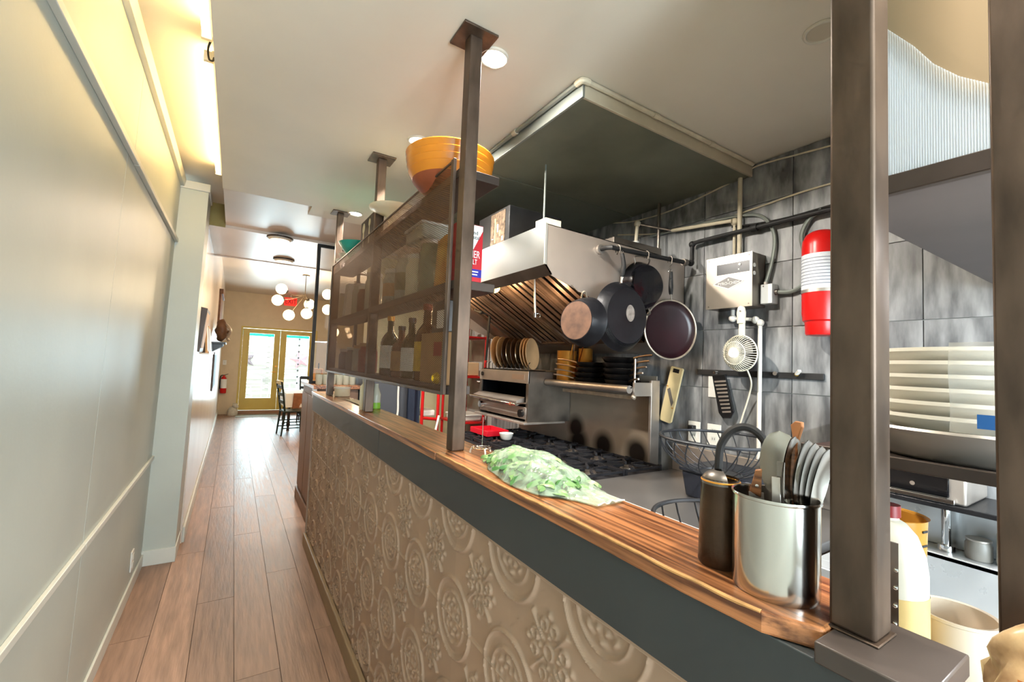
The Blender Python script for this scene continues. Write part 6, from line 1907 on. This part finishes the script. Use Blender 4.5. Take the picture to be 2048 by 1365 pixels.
for k, (yy, w, h, lb) in enumerate(((5.04, .24, .30, 'cream framed print, nearest on the wall ledge'), (5.31, .22, .26, 'brown framed print, second on the wall ledge'), (5.56, .26, .28, 'white framed print, third on the wall ledge'), (5.85, .24, .24, 'grey framed print, farthest on the wall ledge'))):
    t = thing('picture_frame', lb, 'picture', (WX + .03, yy + w / 2, 1.49), 'framed prints on the wall ledge')
    build(MB().prism([(WX + .028, yy, 1.4905), (WX + .043, yy, 1.4905), (WX + .020, yy, 1.4905 + h), (WX + .005, yy, 1.4905 + h)], (0, w, 0)), 'frame', m_steeldark if k % 2 else m_kraft, t, smooth=0)
    build(MB().prism([(WX + .0405, yy + .02, 1.515), (WX + .0425, yy + .02, 1.515), (WX + .023, yy + .02, 1.465 + h), (WX + .021, yy + .02, 1.465 + h)], (0, w - .04, 0)), 'print', cols[k], t, smooth=0)
ws_ = thing('corner_bracket_shelf', 'dark wall shelf on a triangular bracket past the ledge', 'shelf', (WX, 7.0, 1.5))
build(MB().prism([(WX, 6.9, 1.50), (WX + .13, 6.9, 1.585), (WX + .13, 6.9, 1.61), (WX, 6.9, 1.61)], (0, .05, 0)), 'bracket', m_black, ws_, smooth=0)
build(MB().prism([(WX, 7.25, 1.50), (WX + .13, 7.25, 1.585), (WX + .13, 7.25, 1.61), (WX, 7.25, 1.61)], (0, .05, 0)), 'bracket', m_black, ws_, smooth=0)
build(MB().box(WX, WX + .16, 6.8, 7.4, 1.61, 1.635), 'board', m_black, ws_, bevel=0.003)
mk = thing('carved_mask', 'carved wooden wall mask above the bracket shelf', 'wall mask', (WX, 7.2, 1.64))
m_carv = M('carved_wood', (104, 70, 44), 0.55, var=0.35, vs=16, bump=0.3, bs=40)
o = MB().sphere((WX + .10, 7.15, 1.80), .10, 22, 16, sx=.75, sy=1.0, sz=1.55)
for v in o.v:
    v.x = max(v.x + .012 * math.sin(50 * v.z) * math.cos(40 * v.y), WX + .001)
build(o, 'face', m_carv, mk, smooth=50)
build(MB().tube(smooth_pts([(WX + .15, 7.08, 1.88), (WX + .20, 7.05, 1.80), (WX + .17, 7.06, 1.70), (WX + .19, 7.05, 1.66)], 5), .016, 8), 'tusk', m_rim, mk)
build(MB().sphere((WX + .175, 7.1, 1.78), .022, 12, 8), 'nose', m_carv, mk)
tf = thing('tall_wall_panel', 'tall narrow carved wooden panel on the far left wall', 'wall panel', (WX, 8.9, 1.8))
build(MB().box(WX, WX + .03, 8.45, 9.5, 1.80, 2.48), 'board', m_carv, tf, bevel=0.004)
build(MB().box(WX, WX + .055, 8.42, 9.53, 2.44, 2.52), 'cornice', m_carv, tf, bevel=0.004)
gbd = thing('chalkboard', 'dark green framed chalkboard low on the far left wall', 'chalkboard', (WX, 8.2, .93))
build(MB().box(WX, WX + .022, 7.75, 8.75, .93, 1.50), 'frame', m_steeldark, gbd, bevel=0.003)
build(MB().box(WX + .022, WX + .024, 7.79, 8.71, .97, 1.46), 'slate', M('slate_green', (30, 52, 44), 0.6), gbd)

# ================================================================== garden behind the doors
struct(MB().box(-6, 8, 12.95, 26, -.2, -.05), 'ground_patio', M('patio_concrete', (200, 198, 190), 0.8, var=0.1, vs=3))
fn_ = thing('garden_fence', 'weathered horizontal plank fence behind the garden doors', 'fence', (1.0, 17.0, -.05))
m_fence = M('weathered_plank', (176, 172, 166), 0.8, var=0.22, vs=5, stretch=(.4, 1, 6), rand=0.12)
for k in range(14):
    zz = .0 + .175 * k
    build(MB().box(-3.2, 5.4, 17.0 + .006 * (k % 3), 17.03 + .006 * (k % 3), zz, zz + .165), 'plank', m_fence, fn_, smooth=0)
for xx in (-3.0, -1.0, 1.0, 3.0, 5.0):
    build(MB().box(xx - .05, xx + .05, 17.05, 17.13, -.05, 2.55), 'fence_post', m_fence, fn_)
aw = thing('teal_awning', 'teal fabric awning above the patio', 'awning', (1.0, 14.2, 2.2))
build(MB().prism([(-1.6, 13.6, 2.30), (-1.6, 15.3, 2.14), (-1.6, 15.3, 2.04), (-1.6, 15.31, 2.04), (-1.6, 15.31, 2.15), (-1.6, 13.6, 2.31)], (5.4, 0, 0)), 'fabric', M('teal_fabric', (40, 190, 190), 0.7), aw, smooth=0)
for xx in (-1.55, 3.75):
    build(MB().cyl((xx, 15.25, -.05), (xx, 15.25, 2.16), .03, n=10), 'pole', m_white, aw)
m_star = M('rusty_star', (132, 120, 124), 0.6, metal=0.3)


def star(label, x, y, z, r, mat, name='barn_star'):
    vs_ = []
    for k in range(10):
        a = math.pi / 2 + k * math.pi / 5 + .25
        rr = r if k % 2 == 0 else r * .42
        vs_.append((x + rr * math.cos(a), y, z + rr * math.sin(a)))
    vs_ += [(x, y - .06, z), (x, y + .01, z)]
    fs_ = [(k, (k + 1) % 10, 10) for k in range(10)] + [((k + 1) % 10, k, 11) for k in range(10)]
    return solo(MB().add(vs_, fs_), name, mat, label, 'star', 'metal stars on the garden fence', smooth=0)


star('grey metal star on the fence, seen through the left door', .34, 16.985, 1.30, .32, m_star)
star('pale pink metal star on the fence, seen through the right door', 1.98, 16.985, 1.36, .36, M('pink_star', (205, 150, 160), 0.6))
gd = thing('bead_string', 'string of dark beads hanging outside the right garden door', 'bead string', (1.55, 13.2, .7))
build(MB().cyl((1.49, 13.2, .5), (1.49, 13.2, 2.30), .003, n=6), 'cord', m_ink, gd)
for k in range(8):
    build(MB().sphere((1.49, 13.2, .75 + .17 * k), .026, 12, 8), 'bead', m_ink, gd)
build(MB().cyl((1.49, 13.2, 2.30), (1.49, 13.63, 2.302), .003, n=6), 'tie', m_ink, gd)


def pchair(label, x, y, rz):
    t = thing('patio_chair', label, 'chair', (0, 0, 0), 'white patio chairs')
    build(MB().box(-.24, .24, -.24, .24, .40, .43), 'seat', m_white, t, bevel=0.01)
    for sx_ in (-1, 1):
        for sy_ in (-1, 1):
            build(MB().cyl((sx_ * .21, sy_ * .21, 0), (sx_ * .21, sy_ * .21, .40), .018, n=8), 'leg', m_white, t)
        build(MB().tube([(sx_ * .22, .22, .43), (sx_ * .22, .26, .90)], .018, 8), 'back_post', m_white, t)
        build(MB().tube([(sx_ * .25, .24, .64), (sx_ * .25, -.2, .64), (sx_ * .24, -.22, .42)], .016, 8), 'arm', m_white, t)
    for k in range(4):
        build(MB().bar((-.22, .23 + .01 * k, .52 + .11 * k), (.22, .23 + .01 * k, .52 + .11 * k), .015, .06), 'back_slat', m_white, t)
    t.location = (x, y, -.05)
    t.rotation_euler = (0, 0, rz)


pchair('white slatted patio chair beyond the left garden door', .62, 14.6, math.radians(20))
pchair('white patio chair farther out behind the right garden door', 1.9, 15.9, math.radians(-30))
